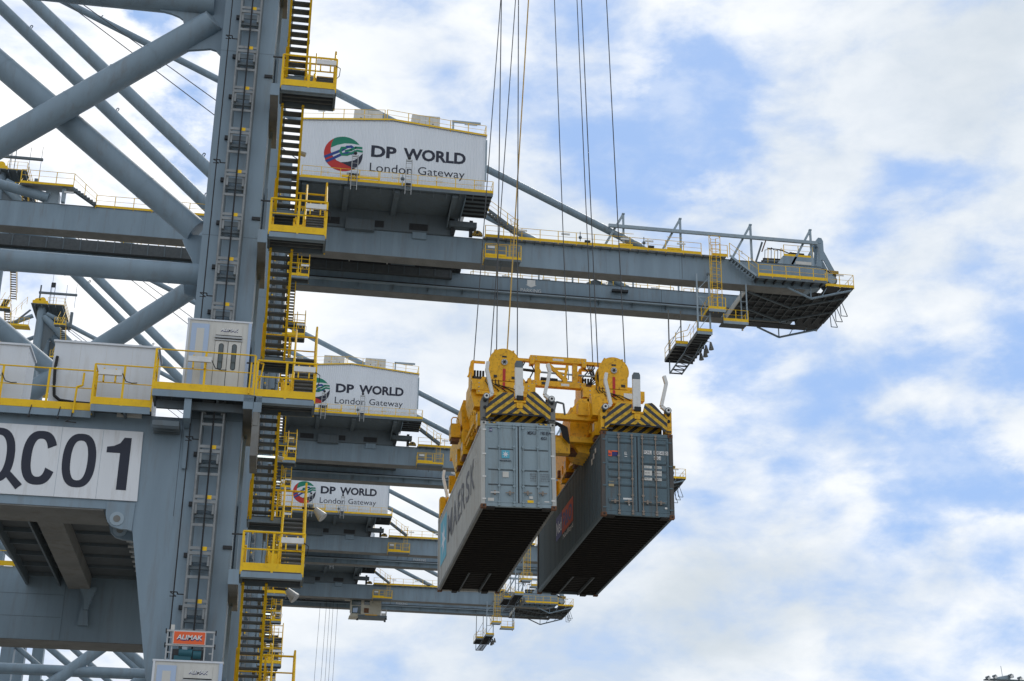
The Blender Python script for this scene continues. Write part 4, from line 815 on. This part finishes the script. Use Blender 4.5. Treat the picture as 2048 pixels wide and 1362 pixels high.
# ------------------------------------------------------------------ containers
def container(loc, rot, label, side, doorm, sidem, roofm, rod, bg_):
    o = empty('shipping_container', loc, label, 'shipping container', None, rot); W, Ln, H = 2.438, 12.192, 2.896
    m = MB()
    for x in (0, W - .13):
        for y in (0.0, Ln - .13): m.box(x, x + .13, y, y + .13, .12, H - .12, RPOST if side == 'b' else sidem)
        m.box(x + .02, x + .11, .14, Ln - .14, 0.03, .17, UNDER if side == 'a' else sidem); m.box(x + .035, x + .095, .14, Ln - .14, H - .10, H - .02, sidem)
    m.box(.13, W - .13, .02, .14, H - .13, H - .01, doorm); m.box(.13, W - .13, .02, .14, .05, .17, doorm); m.box(.13, W - .13, Ln - .14, Ln - .02, .04, .18, sidem); m.box(.13, W - .13, Ln - .14, Ln - .02, H - .12, H - .02, sidem)
    m.box(.18, .45, .02, .3, -.005, .05, UNDERC); m.box(W - .45, W - .18, .02, .3, -.005, .05, UNDERC)
    m.build('frame', o)
    for x in (0, W - .165):
        for y in (0, Ln - .178):
            for z in (0, H - .118):
                m = MB(); m.box(x - .004, x + .169, y - .006, y + .178, z, z + .118, RUST if side == 'a' and z == 0 else sidem if side == 'a' else RUST)
                if y == 0: m.tube((x + .085, -.012, z + .06), (x + .085, -.007, z + .06), .034, BLACK, 12)
                m.build('corner_casting', o)
    # corrugated side walls
    for sx in (0, 1):
        m = MB(); xo = .045 if sx == 0 else W - .045; s = 1 if sx == 0 else -1; pr = []; y = .14; st = 0
        while y < Ln - .15:
            for dy, dd in ((0, 0), (.09, 0), (.13, .045), (.22, .045)):
                if y + dy < Ln - .14: pr.append((y + dy, xo + s * dd))
            y += .27
        pr.append((Ln - .14, xo)); n = len(pr); vs = []
        for z in (.16, H - .09):
            for yy, xx in pr: vs.append((xx, yy, z))
        m.add(vs, [(k, k + 1, n + k + 1, n + k) for k in range(n - 1)], sidem); W_ = m.build('side_wall', o)
    m = MB(); m.box(.1, W - .1, .1, Ln - .1, H - .06, H - .03, roofm); m.build('roof', o)
    m = MB(); m.box(.13, W - .13, Ln - .10, Ln - .05, .17, H - .1, sidem); m.build('end_wall', o)
    m = MB(); m.box(.1, W - .1, .1, Ln - .1, .13, .16, UNDERC)
    for k in range(40):
        y = .3 + k * .295
        if y > Ln - 3.3: m.box(.12, .80, y, y + .045, .03, .125, UNDERC); m.box(1.64, W - .12, y, y + .045, .03, .125, UNDERC); m.box(.85, 1.6, y, y + .06, .10, .125, UNDERC)
        else: m.box(.12, W - .12, y, y + .045, .01, .125, UNDERC)
    for x in (.80, 1.60): m.box(x, x + .05, Ln - 3.3, Ln - .1, -.0, .125, TREAD)
    m.box(.55, .75, Ln - .4, Ln - .02, -.02, .1, UNDERC); m.box(1.72, 1.95, Ln - .4, Ln - .02, -.02, .1, UNDERC)
    m.build('underside', o)
    # doors
    for k in (0, 1):
        a = .14 if k == 0 else W / 2 + .022; b = W / 2 - .022 if k == 0 else W - .14
        m = MB(); m.box(a, b, .045, .08, .17, H - .13, doorm)
        for x in (a, b - .07): m.box(x, x + .07, .025, .045, .19, H - .15, doorm)
        m.box(a, b, .03, .045, .18, .23, doorm); m.box(a, b, .03, .045, H - .2, H - .14, doorm)
        rows = ((.78, .05), (1.28, .05), (1.98, .05)) if side == 'a' else ((.45, .16), (1.05, .14), (1.33, .14), (1.58, .14), (1.84, .1), (2.52, .12))
        for z, hh in rows: m.prism([(.044, z), (.044, z + hh), (.02, z + hh * .75), (.02, z + hh * .25)], a + .1, b - .1, doorm, 'x'); m.box(a + .1, b - .1, .0425, .0445, z - .03, z - .008, DARK)
        m.box(a - .021, a, .028, .05, .17, H - .14, BLACK); m.box(b, b + .021, .028, .05, .17, H - .14, BLACK); m.box(a, b, .03, .044, .16, .175, BLACK); m.box(a, b, .03, .044, H - .14, H - .125, BLACK)
        D = m.build('door', o)
        for t in ((.42, .88) if k == 0 else (.12, .58)):
            x = a + (b - a) * t if side == 'a' else a + (b - a) * (t * .93 + .03); m = MB(); m.tube((x, -.004, .08), (x, -.004, H - .08), .017 if side == 'a' else .021, doorm if side == 'a' else rod, 8)
            for z in (.10, .19, .72, 1.28, 2.05, H - .2, H - .1): m.box(x - .04, x + .04, -.022, .03, z - .03, z + .03, rod if side == 'b' else doorm)
            s = -1 if (k == 0) else 1; hz = .50 + .02 * k
            m.bar((x, -.03, hz), (x + s * .28, -.03, hz - .01), .02, .03, LAMPW if (side == 'a' and k == 0 and t < .5) else rod); m.box(x + s * .14 - .03, x + s * .14 + .03, -.035, .02, hz - .07, hz + .06, rod); m.build('locking_bar', D)
        for z in (.28, 1.02, 1.78, 2.60):
            m = MB(); xx = a - .1 if k == 0 else b - .02; m.box(xx, xx + .12, -.012, .02, z - .02, z + .025, LAMPW if side == 'a' else doorm); m.build('hinge', D)
    # markings
    m = MB()
    def T(bd, x, z, w, h, mt=INK, b=.015, y=.022): text(m, bd, (x, y, z), (w, 0, 0), (0, 0, h), mt, b)
    def Q(x, z, w, h, mt, y=.024): m.box(x, x + w, y - .002, y, z, z + h, mt)
    def star(cx, cz, r, mt, f, n=7):
        vs = [f(cx, cz)] + [f(cx + (r if k % 2 == 0 else r * .38) * math.sin(math.pi * k / n), cz + (r if k % 2 == 0 else r * .38) * math.cos(math.pi * k / n)) for k in range(2 * n)]
        m.add(vs, [(0, 1 + k, 1 + (k + 1) % (2 * n)) for k in range(2 * n)], mt)
    if side == 'a':
        Q(.27, 2.55, .09, .12, NAVY); T('H', .285, 2.57, .06, .07, LAMPW, .02, .018)
        Q(.67, 1.66, .26, .27, SKYB); star(.80, 1.795, .115, WHITE, lambda x, z: (x, .018, z)); T('MAERSK', .60, 1.55, .40, .05, INK, .03)
        T('MSKU', 1.53, 2.50, .27, .12); T('198 854 4', 1.96, 2.50, .40, .12); T('45G1', 1.96, 2.33, .20, .11)
        Q(.70, 1.02, .2, .19, OFFW); Q(.22, .22, .2, .1, OFFW); Q(1.50, .20, .2, .085, YEL); Q(2.05, .235, .16, .035, LAMPW); Q(1.56, .33, .12, .09, OFFW)
        for r_, (p, q) in enumerate((('MAX GR', '32.500 KG'), ('TARE', '3.900 KG'), ('NET', '28.600 KG'), ('CU CAP', '76.3 CU M'))): T(p, 1.60, 1.14 - r_ * .075, .2, .045, SCR, .01); T(q, 1.93, 1.14 - r_ * .075, .3, .045, SCR, .01)
        m.box(.25, .5, .014, .018, H - .06, H - .02, HAZY); m.box(W - .55, W - .25, .014, .018, H - .06, H - .02, HAZY)
    else:
        Q(.28, 2.05, .30, .14, NAVY); Q(.24, 2.03, .12, .2, ORANGE, .020); Q(.30, 2.19, .26, .04, ORANGE, .020); T('P&O', .25, 2.06, .09, .08, NAVY, .02, .015); T('GL', .78, 2.10, .1, .11, LAMPW, .02, .018); Q(.79, 2.04, .09, .02, LAMPW)
        for bd, x, z, w in (('PONU', 1.46, 2.18, .24), ('808540', 1.80, 2.18, .33), ('0', 2.2, 2.18, .06), ('45G1', 1.80, 2.0, .21)): Q(x - .015, z - .01, w + .03, .13, LAMPW); T(bd, x, z, w, .11, INK, .0, .018)
        Q(1.45, 1.27, .26, .50, OFFW); Q(1.80, 1.27, .24, .50, OFFW)
        for r_ in range(5): T('MAX WT' if r_ % 2 == 0 else 'TARE', 1.47, 1.70 - r_ * .1, .17, .05, SCR, .0, .018); T('30480 KG' if r_ % 2 == 0 else '67200 LB', 1.82, 1.70 - r_ * .1, .2, .05, SCR, .0, .018)
        Q(.24, 1.0, .18, .17, TAN); Q(.72, .56, .30, .07, LAMPW); Q(.9, .38, .05, .04, LAMPW); Q(2.12, .32, .08, .06, LAMPW)
    m.build('door_marking', o)
    m = MB(); xs = .035
    def TS(bd, y, z, ln, h, mt, b=.0): text(m, bd, (xs, y, z), (0, -ln, 0), (0, 0, h), mt, b)
    def QS(y0, y1, z0, z1, mt, x=xs): m.box(x, x + .004, y0, y1, z0, z1, mt)
    if side == 'a':
        QS(9.65, 11.6, .85, 2.55, SKYB, .037); star(10.6, 1.7, .72, WHITE, lambda y, z: (.032, y, z)); y = 9.3
        for ch, w in (('M', 1.35), ('A', 1.15), ('E', .75), ('R', .95), ('S', .95), ('K', .95)): TS(ch, y, 1.2, w, 1.05, SCR, .012); y -= w + .26
        for r_ in range(3): QS(1.3 + r_ * .25, 1.42 + r_ * .25, 1.9 + .12 * (r_ % 2), 2.2, OFFW)
    else:
        QS(5.0, 7.1, 1.15, 2.05, ORANGE2, .037); QS(7.2, 8.3, 1.15, 2.05, NAVY, .037); TS('Ned', 8.2, 1.35, 1.0, .5, LAMPW, .0); TS('P&O', 6.95, 1.3, 1.75, .6, NAVY, .03); TS('Nedlloyd', 6.9, .85, 1.9, .25, LAMPW, -.005)
        for k in range(3): QS(1.0 + k * .3, 1.2 + k * .3, 2.45 - .12 * k, 2.62 - .1 * k, LAMPW)
    m.build('side_marking', o)
    return o
RA = (R(.23), R(-1.33) * -1 * -1, R(.16)); 
container((6.21, 47.12, 15.85), (R(.23), R(-1.33), R(.16)), 'grey-doored container with pale sides, left of the two hanging from the spreaders', 'a', CGREY, CSIDE, CSIDE, GREASE, None)
container((10.26, 47.75, 16.0), (R(.79), R(-.3), R(.17)), 'dark blue container with rusty rods and an orange side logo, right of the hanging pair', 'b', CBLUE, CBLUES, CBLUES, GREASE, None)

# ------------------------------------------------------------------ spreaders, head blocks, coupling frame
def flipper(m_, pts, w, y, t=.1, mt=LAMPW): 
    for a, b in zip(pts, pts[1:]): m_.bar((a[0], y, a[1]), (b[0], y, b[1]), w, t, mt, up=(0, 1, 0))
def spreader(loc, rot, label):
    o = empty('spreader', loc, label, 'container spreader', 'yellow container spreaders', rot); W, Ln = 2.438, 12.192
    for e, y in ((0, 0.02), (1, Ln - .02)):
        s = 1 if e == 0 else -1
        m = MB(); lo, hi = sorted((y + s * .12, y + s * .55)); m.box(.25, W - .25, lo, hi, .35, .75, YELD); m.box(.26, W - .26, lo + .25 * s, hi + .25 * s, .06, .33, HAZL if e == 0 else YELD)
        E = m.build('end_beam', o)
        for x0, x1 in ((0.0, .22), (W - .22, W)):
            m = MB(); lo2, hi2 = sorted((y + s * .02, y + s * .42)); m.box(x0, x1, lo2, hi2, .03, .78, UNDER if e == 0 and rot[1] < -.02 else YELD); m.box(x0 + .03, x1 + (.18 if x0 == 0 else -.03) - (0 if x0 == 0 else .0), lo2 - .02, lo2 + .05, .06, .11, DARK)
            for z in (.68, .45): m.tube(((x0 + x1) / 2, y - s * .02, z), ((x0 + x1) / 2, y + s * .02, z), .055, BLACK, 12)
            m.build('twistlock_housing', E)
        if e == 0:
            yp = y - .01
            m = MB(); m.prism([(.17, .05), (.12, .10), (.14, .45), (.60, 1.04), (.72, .98), (1.06, .98), (1.06, .68), (1.24, .70), (1.24, .27), (.32, .23)], yp - .02, yp + .03, HAZL); m.build('hazard_panel', E)
            m = MB(); m.prism([(1.242, .27), (1.242, .70), (1.44, .72), (1.52, 1.02), (1.76, 1.06), (1.86, .98), (2.28, .52), (2.26, .14), (2.18, .05), (1.98, .25)], yp - .02, yp + .03, HAZR); m.build('hazard_panel', E)
            m = MB(); m.box(.3, 2.1, yp - .03, yp, .2, .24, DARK); m.box(1.05, 1.45, yp - .08, yp, .64, .70, YELD); m.box(1.14, 1.34, yp - .06, yp + .05, .45, .64, YELD); m.box(1.14, 1.36, yp - .12, yp, .71, .86, BLACK); m.build('bumper', E)
        # guide arms
        yy = y - s * .02
        for pts, w, lug in (([(.18, .80), (.34, .90), (.16, 1.75), (.2, 2.02)], .105, (.14, .80)), ([(2.28, .80), (2.08, .96), (2.27, 1.78), (2.2, 2.05)], .105, (2.3, .80))):
            m = MB(); flipper(m, pts, w, yy, .14, LAMPW); m.tube((lug[0], yy - .1, lug[1]), (lug[0], yy + .12, lug[1]), .11, GREYD, 16); m.tube((lug[0], yy - .115, lug[1]), (lug[0], yy - .1, lug[1]), .085, LAMPW, 16); m.tube((lug[0], yy - .125, lug[1]), (lug[0], yy - .115, lug[1]), .04, BLACK, 10); m.build('guide_arm', E)
        m = MB(); m.box(1.10, 1.36, yy - .05, yy + .07, .78, 1.86, LAMPW); m.prism([(1.10, 1.862), (1.36, 1.862), (1.36, 2.02), (1.32, 2.10), (1.14, 2.10), (1.10, 2.02)], yy - .05, yy + .07, GREYD); m.build('guide_arm', E)
    m = MB()
    for x in (.45, W - .85): m.box(x, x + .40, .4, Ln - .4, .38, .82, YELD); m.box(x + .05, x + .35, .45, 5, .24, .37, YELD)
    m.build('telescopic_beam', o)
    m = MB(); m.box(.28, W - .28, 2.6, 9.6, .30, .95, YELD); m.prism([(.3, .951), (.7, 1.45), (W - .7, 1.45), (W - .3, .951)], 3.4, 8.8, YELD)
    for y in (2.7, 4.6, 7.2, 9.2): m.box(.05, .275, y, y + .22, .25, .9, YELD); m.box(W - .275, W - .05, y, y + .22, .25, .9, YELD)
    m.box(-.02, .10, 2.9, 6.9, .28, .40, YELD); m.box(W - .1, W + .02, 2.9, 6.9, .28, .40, YELD); m.box(.6, 1.0, 1.5, 2.5, .85, 1.25, YELD); m.box(1.5, 1.8, 1.8, 2.5, .85, 1.1, YELD)
    m.build('main_frame', o)
    m = MB()
    for y, h in ((1.75, .85), (2.15, 1.0), (2.6, 1.05)): m.path([(.02, y, .3), (.02, y, h), (.02, y + .08, h + .1), (.02, y + .24, h + .1), (.02, y + .32, h), (.02, y + .32, .3)], .022, YELD, 6)
    m.bar((-.03, 1.6, .45), (-.03, 4.2, .5), .06, .12, YELD); m.build('step_rail', o)
    for x0, x1, y, d, z0, z1, mt in ((-.12, .16, 3.9, .6, .08, 1.0, YELD), (-.48, -.14, 4.4, .55, .85, 1.35, YELD), (-.10, .2, 5.6, .5, .2, .8, YELD), (W - .15, W + .12, 3.4, .7, .1, .9, YELD), (.0, .24, 1.0, .5, .15, .62, YELD)):
        m = MB(); m.box(x0, x1, y, y + d, z0, z1, mt); m.box(x0 + .03, x1 - .03, y + .06, y + d - .06, z0 - .12, z0 - .002, RUST); m.box(x0 - .015, x0 - .002, y + .1, y + d * .6, z0 + .2, z0 + .45, OFFW)
        if x0 < -.4: m.path([(-.46, y + .05, z1), (-.46, y + .05, z1 + .16), (-.40, y + .05, z1 + .24), (-.28, y + .05, z1 + .24), (-.2, y + .05, z1 + .16), (-.2, y + .05, z1)], .02, YELD, 6); m.bar((-.14, y + .3, .95), (.3, y + .3, .85), .1, .1, YELD)
        m.build('junction_box', o)
    m = MB(); random.seed(5)
    for k in range(14):
        y = 1.5 + k * .32; x = random.choice((.06, .12, W - .08)); m.path([(x, y, .4), (x - .06, y + .12, .75), (x, y + .3, .95), (x + .1, y + .42, .8), (x + .05, y + .5, .4)], .024, BLACK if k % 3 else RUST, 6)
    m.tube((W * .35, .8, .9), (W * .35, 3.4, .95), .07, DARK, 10); m.tube((W * .65, .8, .9), (W * .65, 3.4, .95), .07, GREYL, 10); m.build('hydraulic_hose', o)
    return o
spreader((6.17, 47.12, 18.78), (R(.23), R(-1.33), R(.16)), 'yellow spreader with hazard-striped end locked onto the grey-doored container')
spreader((10.25, 47.75, 18.93), (R(.79), R(-.3), R(.17)), 'yellow spreader with hazard-striped end locked onto the dark blue container')
def headblock(loc, label):
    o = empty('head_block', loc, label, 'head block', 'yellow head blocks under the hoist ropes')
    m = MB(); m.box(-.95, .95, .0, 7.6, -.55, -.08, YELD); m.box(-.75, .75, .1, 7.5, -.08, .12, YELD); m.prism([(-1.1, .05), (-1.1, -.5), (-.98, -.95), (-.7, -.95), (-.7, .05)], .15, 1.6, YELD); m.box(-1.1, 1.1, -.02, .3, -.4, -.05, YELD)
    m.prism([(-1.0, -.55), (-.8, -1.3), (.4, -1.3), (.6, -.55)], .5, 6.8, YELD); m.prism([(-1.12, .0), (-1.2, -.3), (-1.15, -.9), (-.95, -1.5), (-.7, -1.5), (-.7, .0)], 2.2, 3.6, YELD); m.box(-1.0, -.75, 1.7, 2.1, -.75, -.1, YELD)
    for y in (.8, 3.2, 5.8): m.box(-.9, .9, y, y + .2, -1.5, -1.25, RUST)
    m.build('frame', o)
    for y in (.3, 6.4):
        m = MB(); r = .55; c = .62
        def outl(s=1.0): return [(-.53, -.02), (.49, -.02), (.5, .42)] + [(r * math.cos(R(a)), c + r * math.sin(R(a))) for a in range(-14, 195, 11)] + [(-.53, .42)]
        m.prism(outl(), y - .32, y - .26, YELD); m.prism(outl(), y + .26, y + .32, YELD); m.tube((0, y - .2, c), (0, y + .2, c), .5, DARK, 28)
        for a in (55, 125): m.box(r * math.cos(R(a)) - .03, r * math.cos(R(a)) + .03, y - .3, y + .3, c + r * math.sin(R(a)) - .02, c + r * math.sin(R(a)) + .06, YELD)
        for k in range(6): a0 = 50 + k * 14; m.prism([((r - .0) * math.cos(R(a0)), c + (r + .03) * math.sin(R(a0))), ((r - .0) * math.cos(R(a0 + 12)), c + (r + .03) * math.sin(R(a0 + 12))), ((r - .1) * math.cos(R(a0 + 12)), c + (r - .09) * math.sin(R(a0 + 12))), ((r - .1) * math.cos(R(a0)), c + (r - .09) * math.sin(R(a0)))], y - .26, y + .26, YELD)
        m.box(-.36, -.25, y - .345, y - .322, .08, .17, DARK); m.box(.26, .40, y - .345, y - .322, .06, .15, DARK); m.box(-.08, .08, y - .33, y - .322, .84, .9, DARK)
        S_ = m.build('sheave_housing', o)
        m = MB(); m.tube((0, y - .37, c + .04), (0, y - .322, c + .04), .11, GALV, 18); m.tube((0, y - .39, c + .04), (0, y - .37, c + .04), .05, BLACK, 10)
        for k in range(6): a = math.pi * k / 3; m.tube((.075 * math.cos(a), y - .38, c + .04 + .075 * math.sin(a)), (.075 * math.cos(a), y - .37, c + .04 + .075 * math.sin(a)), .014, DARK, 6)
        m.build('hub', S_)
        m = MB(); m.box(-.05, .05, y - .332, y - .323, -.02, .42, RED); m.box(-.045, .045, -.03, -.022, -.32, -.07, RED) if y < 1 else None; m.build('red_stripe', S_)
    m = MB()
    for k in range(5): m.path([(-.6 + .1 * k, .02, .1), (-.65 + .12 * k, -.08, -.1 - .03 * k), (-.5 + .2 * k, -.06, -.3), (-.4 + .25 * k, -.03, -.42)], .016, BLACK, 5)
    for x in (-.86, .86):
        for z in (-.46, -.3, -.16): m.tube((x, -.045, z), (x, -.02, z), .022, GALV, 6)
    m.box(.35, .7, -.026, -.021, -.36, -.16, LAMPW); m.build('hose_and_bolts', o)
    m = MB(); m.box(-.98, -.90, 1.2, 2.0, .1, 1.15, YELD); m.box(-.95, -.5, 1.25, 1.33, 1.08, 1.16, YELD); m.box(-.95, -.45, 1.2, 1.6, .15, .55, DARK); m.path([(-.98, 1.2, 1.1), (-1.05, 1.2, .6), (-1.1, 1.2, .5)], .04, YELD, 6)
    for k in range(4): m.tube((-.85 + k * .1, 1.3, .4), (-.85 + k * .1, 1.3, .8), .04, BLACK, 8)
    m.build('valve_unit', o)
    return o
headblock((7.17, 49.2, 21.0), 'yellow head block with round sheave housing above the grey-doored container')
headblock((11.16, 49.8, 21.22), 'yellow head block with round sheave housing above the dark blue container')
o = empty('coupling_frame', (8.2, 50.6, 21.4), 'yellow linkage frame joining the two head blocks side by side', 'coupling frame')
m = MB(); m.box(-.45, .1, -.05, .1, .92, 1.02, YELD); m.box(.1, 2.1, -.12, .12, .93, 1.14, YELD); m.box(2.1, 2.7, -.05, .1, .95, 1.06, YELD); m.box(.08, .24, -.14, .14, .80, 1.12, YELD); m.box(1.96, 2.12, -.14, .14, .8, 1.12, YELD); m.build('upper_beam', o)
m = MB(); m.box(.05, 2.1, -.12, .12, .0, .2, YELD); m.box(0, .12, -.2, .2, -.0, .22, YELD); m.box(-.3, .1, -.1, .1, .05, .13, RUST); m.box(2.1, 2.7, -.1, .1, .05, .14, RUST); m.box(.5, .75, -.14, -.12, .05, .14, DARK); m.build('lower_beam', o)
m = MB()
for x in (.36, 1.72): m.prism([(x - .09, .2), (x + .09, .2), (x + .09, .45), (x + .14, .55), (x + .08, .66), (x + .09, .93), (x - .09, .93), (x - .09, .2)], -.08, .08, YELD)
m.bar((.72, 0, .90), (1.35, 0, .32), .12, .12, YELD, up=(0, 1, 0)); m.bar((1.35, 0, .32), (1.45, 0, .90), .09, .1, YELD, up=(0, 1, 0)); m.bar((.9, 0, .72), (1.42, 0, .74), .06, .08, YELD); m.bar((1.0, 0, .6), (1.4, 0, .55), .05, .08, YELD, up=(0, 1, 0)); m.tube((1.35, -.1, .30), (1.35, .1, .30), .1, YELD, 16); m.build('link_arm', o)
m = MB(); m.tube((-.4, 0, .62), (.3, 0, .58), .05, BLACK, 10); m.tube((.3, 0, .56), (2.5, 0, .52), .035, GREYL, 10); m.tube((.5, .05, .30), (1.1, .05, .28), .09, BLACK, 12); m.tube((1.1, .05, .29), (1.9, .05, .27), .03, GREYL, 8)
m.path([(.1, 0, .9), (.25, 0, .62), (.1, 0, .3)], .025, DARK); m.path([(2.0, 0, .85), (2.2, 0, .7), (2.0, 0, .45), (2.15, 0, .2)], .025, DARK); m.path([(2.1, 0, .9), (2.35, 0, 1.05), (2.45, 0, .85), (2.2, 0, .6)], .02, BLACK); m.build('hydraulic_cylinder', o)
m = MB()
for x in (.16, .3, 1.9, 2.04):
    for z in (.05, .15, .97, 1.08): m.tube((x, -.15, z), (x, -.12, z), .018, GALV, 6)
m.box(1.2, 1.5, -.126, -.121, .04, .13, LAMPW); m.box(.9, 1.3, -.126, -.121, .98, 1.06, LAMPW); m.build('bolt_plate', o)
m = MB()
for k in range(4): m.path([(2.2 + .06 * k, .1, .95), (2.35 + .05 * k, .05, .5 - .05 * k), (2.2, .1, .1), (2.4, .1, -.4 - .06 * k)], .022, BLACK, 6)
for k in range(3): m.path([(-.2 + .06 * k, .05, .9), (-.28, .0, .5), (-.15 + .05 * k, .05, .1)], .022, BLACK, 6)
m.build('hydraulic_hose', o)
# cross frame linking the spreaders lower down
o = empty('spreader_link', (8.6, 49.2, 19.0), 'yellow and rusty link beams and black hoses between the two spreaders', 'spreader link')
m = MB(); m.box(-.1, 2.0, .0, .25, .75, .95, YELD); m.box(-.1, 1.8, .3, .6, .05, .25, YELD); m.box(.1, 1.5, .8, 1.2, -.2, .0, RUST); m.box(.3, .9, .1, .4, -.45, .1, YELD); m.box(1.15, 1.5, -.1, .3, .9, 1.35, YELD)
m.prism([(1.0, .2), (1.0, 1.3), (1.35, 1.75), (1.9, 1.8), (1.9, -.3), (1.3, -.2)], .6, 1.9, YELD); m.prism([(1.55, .75), (1.5, 1.5), (1.95, 1.55), (2.1, .75)], -.6, -.2, YELD); m.build('link_beam', o)
m = MB()
for k in range(6): m.path([(-.1, -.1 + .06 * k, .55 - .05 * k), (.25 + .05 * k, -.12, .62 - .02 * k), (.55 + .04 * k, -.1, .4), (.65 + .04 * k, -.05, .05 - .04 * k)], .03, BLACK, 6)
m.tube((.1, 0, .9), (.1, 0, 1.4), .08, DARK, 10); m.path([(.3, 0, .9), (.4, 0, 1.35), (.65, 0, 1.3), (.7, 0, .9)], .035, GREYD, 6); m.build('hose', o)

# ------------------------------------------------------------------ hoist ropes
def rope(p, q, r, mt, name, label, cat, grp):
    p = Vector(p); q = Vector(q); q2 = p + (q - p) * ((58.6 - p.z) / (q.z - p.z)); m = MB(); m.tube((0, 0, 0), q2 - p, r, mt, 8); o = m.build(name); o.location = p; tag(o, label, cat, grp)
def at(x, y, Y):
    v = Vector((x - 1024, 681 - y, -3100)); d = Vector((xw.dot(v), yw.dot(v), zw.dot(v))); return Vector((0, 0, 2)) + d * (Y / d.y)
ROPES = [((946, 745), (1001.5, 0), 55.6, 'leftmost thin steel hoist rope, running into the rear of the left head block'),
         ((993, 712), (1002.8, 0), 49.6, 'steel hoist rope at the left rim of the left round sheave housing'),
         ((980, 730), (1031, 0), 55.6, 'steel hoist rope slanting behind the left round sheave housing'),
         ((1034.5, 716), (1037, 0), 49.6, 'steel hoist rope at the right rim of the left round sheave housing'),
         ((1137, 760), (1109, 0), 56.2, 'lone steel hoist rope passing behind the coupling frame'),
         ((1187, 760), (1154, 0), 56.2, 'left rope of the close pair beside the right sheave housing'),
         ((1196, 735), (1163, 0), 50.2, 'right rope of the close pair, at the left rim of the right sheave housing'),
         ((1250, 726), (1213, 0), 50.2, 'rightmost steel hoist rope, at the right rim of the right sheave housing')]
for (a, b, Y, l) in ROPES: rope(at(*a, Y), at(*b, Y), .019, CABLE, 'hoist_rope', l, 'hoist rope', 'steel hoist ropes')
rope(at(1014, 708, 49.8), at(1057, 0, 50.6), .024, ROPEY, 'power_cable', 'orange-yellow power cable slanting up from the left head block', 'power cable', None)
b0 = Vector((7.6, CY[4], 59))
for k, (x, x2) in enumerate(((7.3, 6.6), (8.2, 7.7), (8.9, 8.7), (9.3, 9.2), (10.2, 9.8))):
    m = MB(); m.tube((0, 0, 0), (x2 - x, 0, -44), .03, CABLE, 5); o = m.build('hoist_rope'); o.location = (x, CY[4] + (-2 if k % 2 else 2), 59.5)
    tag(o, 'thin hoist rope hanging from the trolley left of the cream operator cab', 'hoist rope', 'thin distant ropes left of the operator cab')

# ------------------------------------------------------------------ distant floodlight mast
o = empty('floodlight_mast', (99.5, 200, 0), 'distant grey floodlight mast head at the bottom right corner', 'floodlight mast')
m = MB(); m.tube((0, 0, 0), (0, 0, 41.0), .5, GREYL, 12, r2=.2); m.tube((-.9, 0, 41.0), (-1.0, 0, 42.6), .04, GREYL, 6); m.build('mast', o)
m = MB(); m.box(-3.5, 3.5, -.5, .5, 40.6, 40.75, GREYD); m.bar((-2.2, 0, 40.7), (.6, 0, 41.3), .5, .45, GREYL); m.build('head_frame', o)
for x, z in ((-3.4, 40.9), (-2.4, 41.1), (-.1, 41.3), (1.2, 41.0), (2.2, 41.0), (3.2, 40.9)):
    m = MB(); m.tube((x, -.2, z), (x + .15, -.7, z - .1), .15, GREYD, 12, r2=.28); m.tube((x + .15, -.7, z - .1), (x + .15, -.72, z - .1), .27, LAMPW, 12); m.build('floodlight', o)
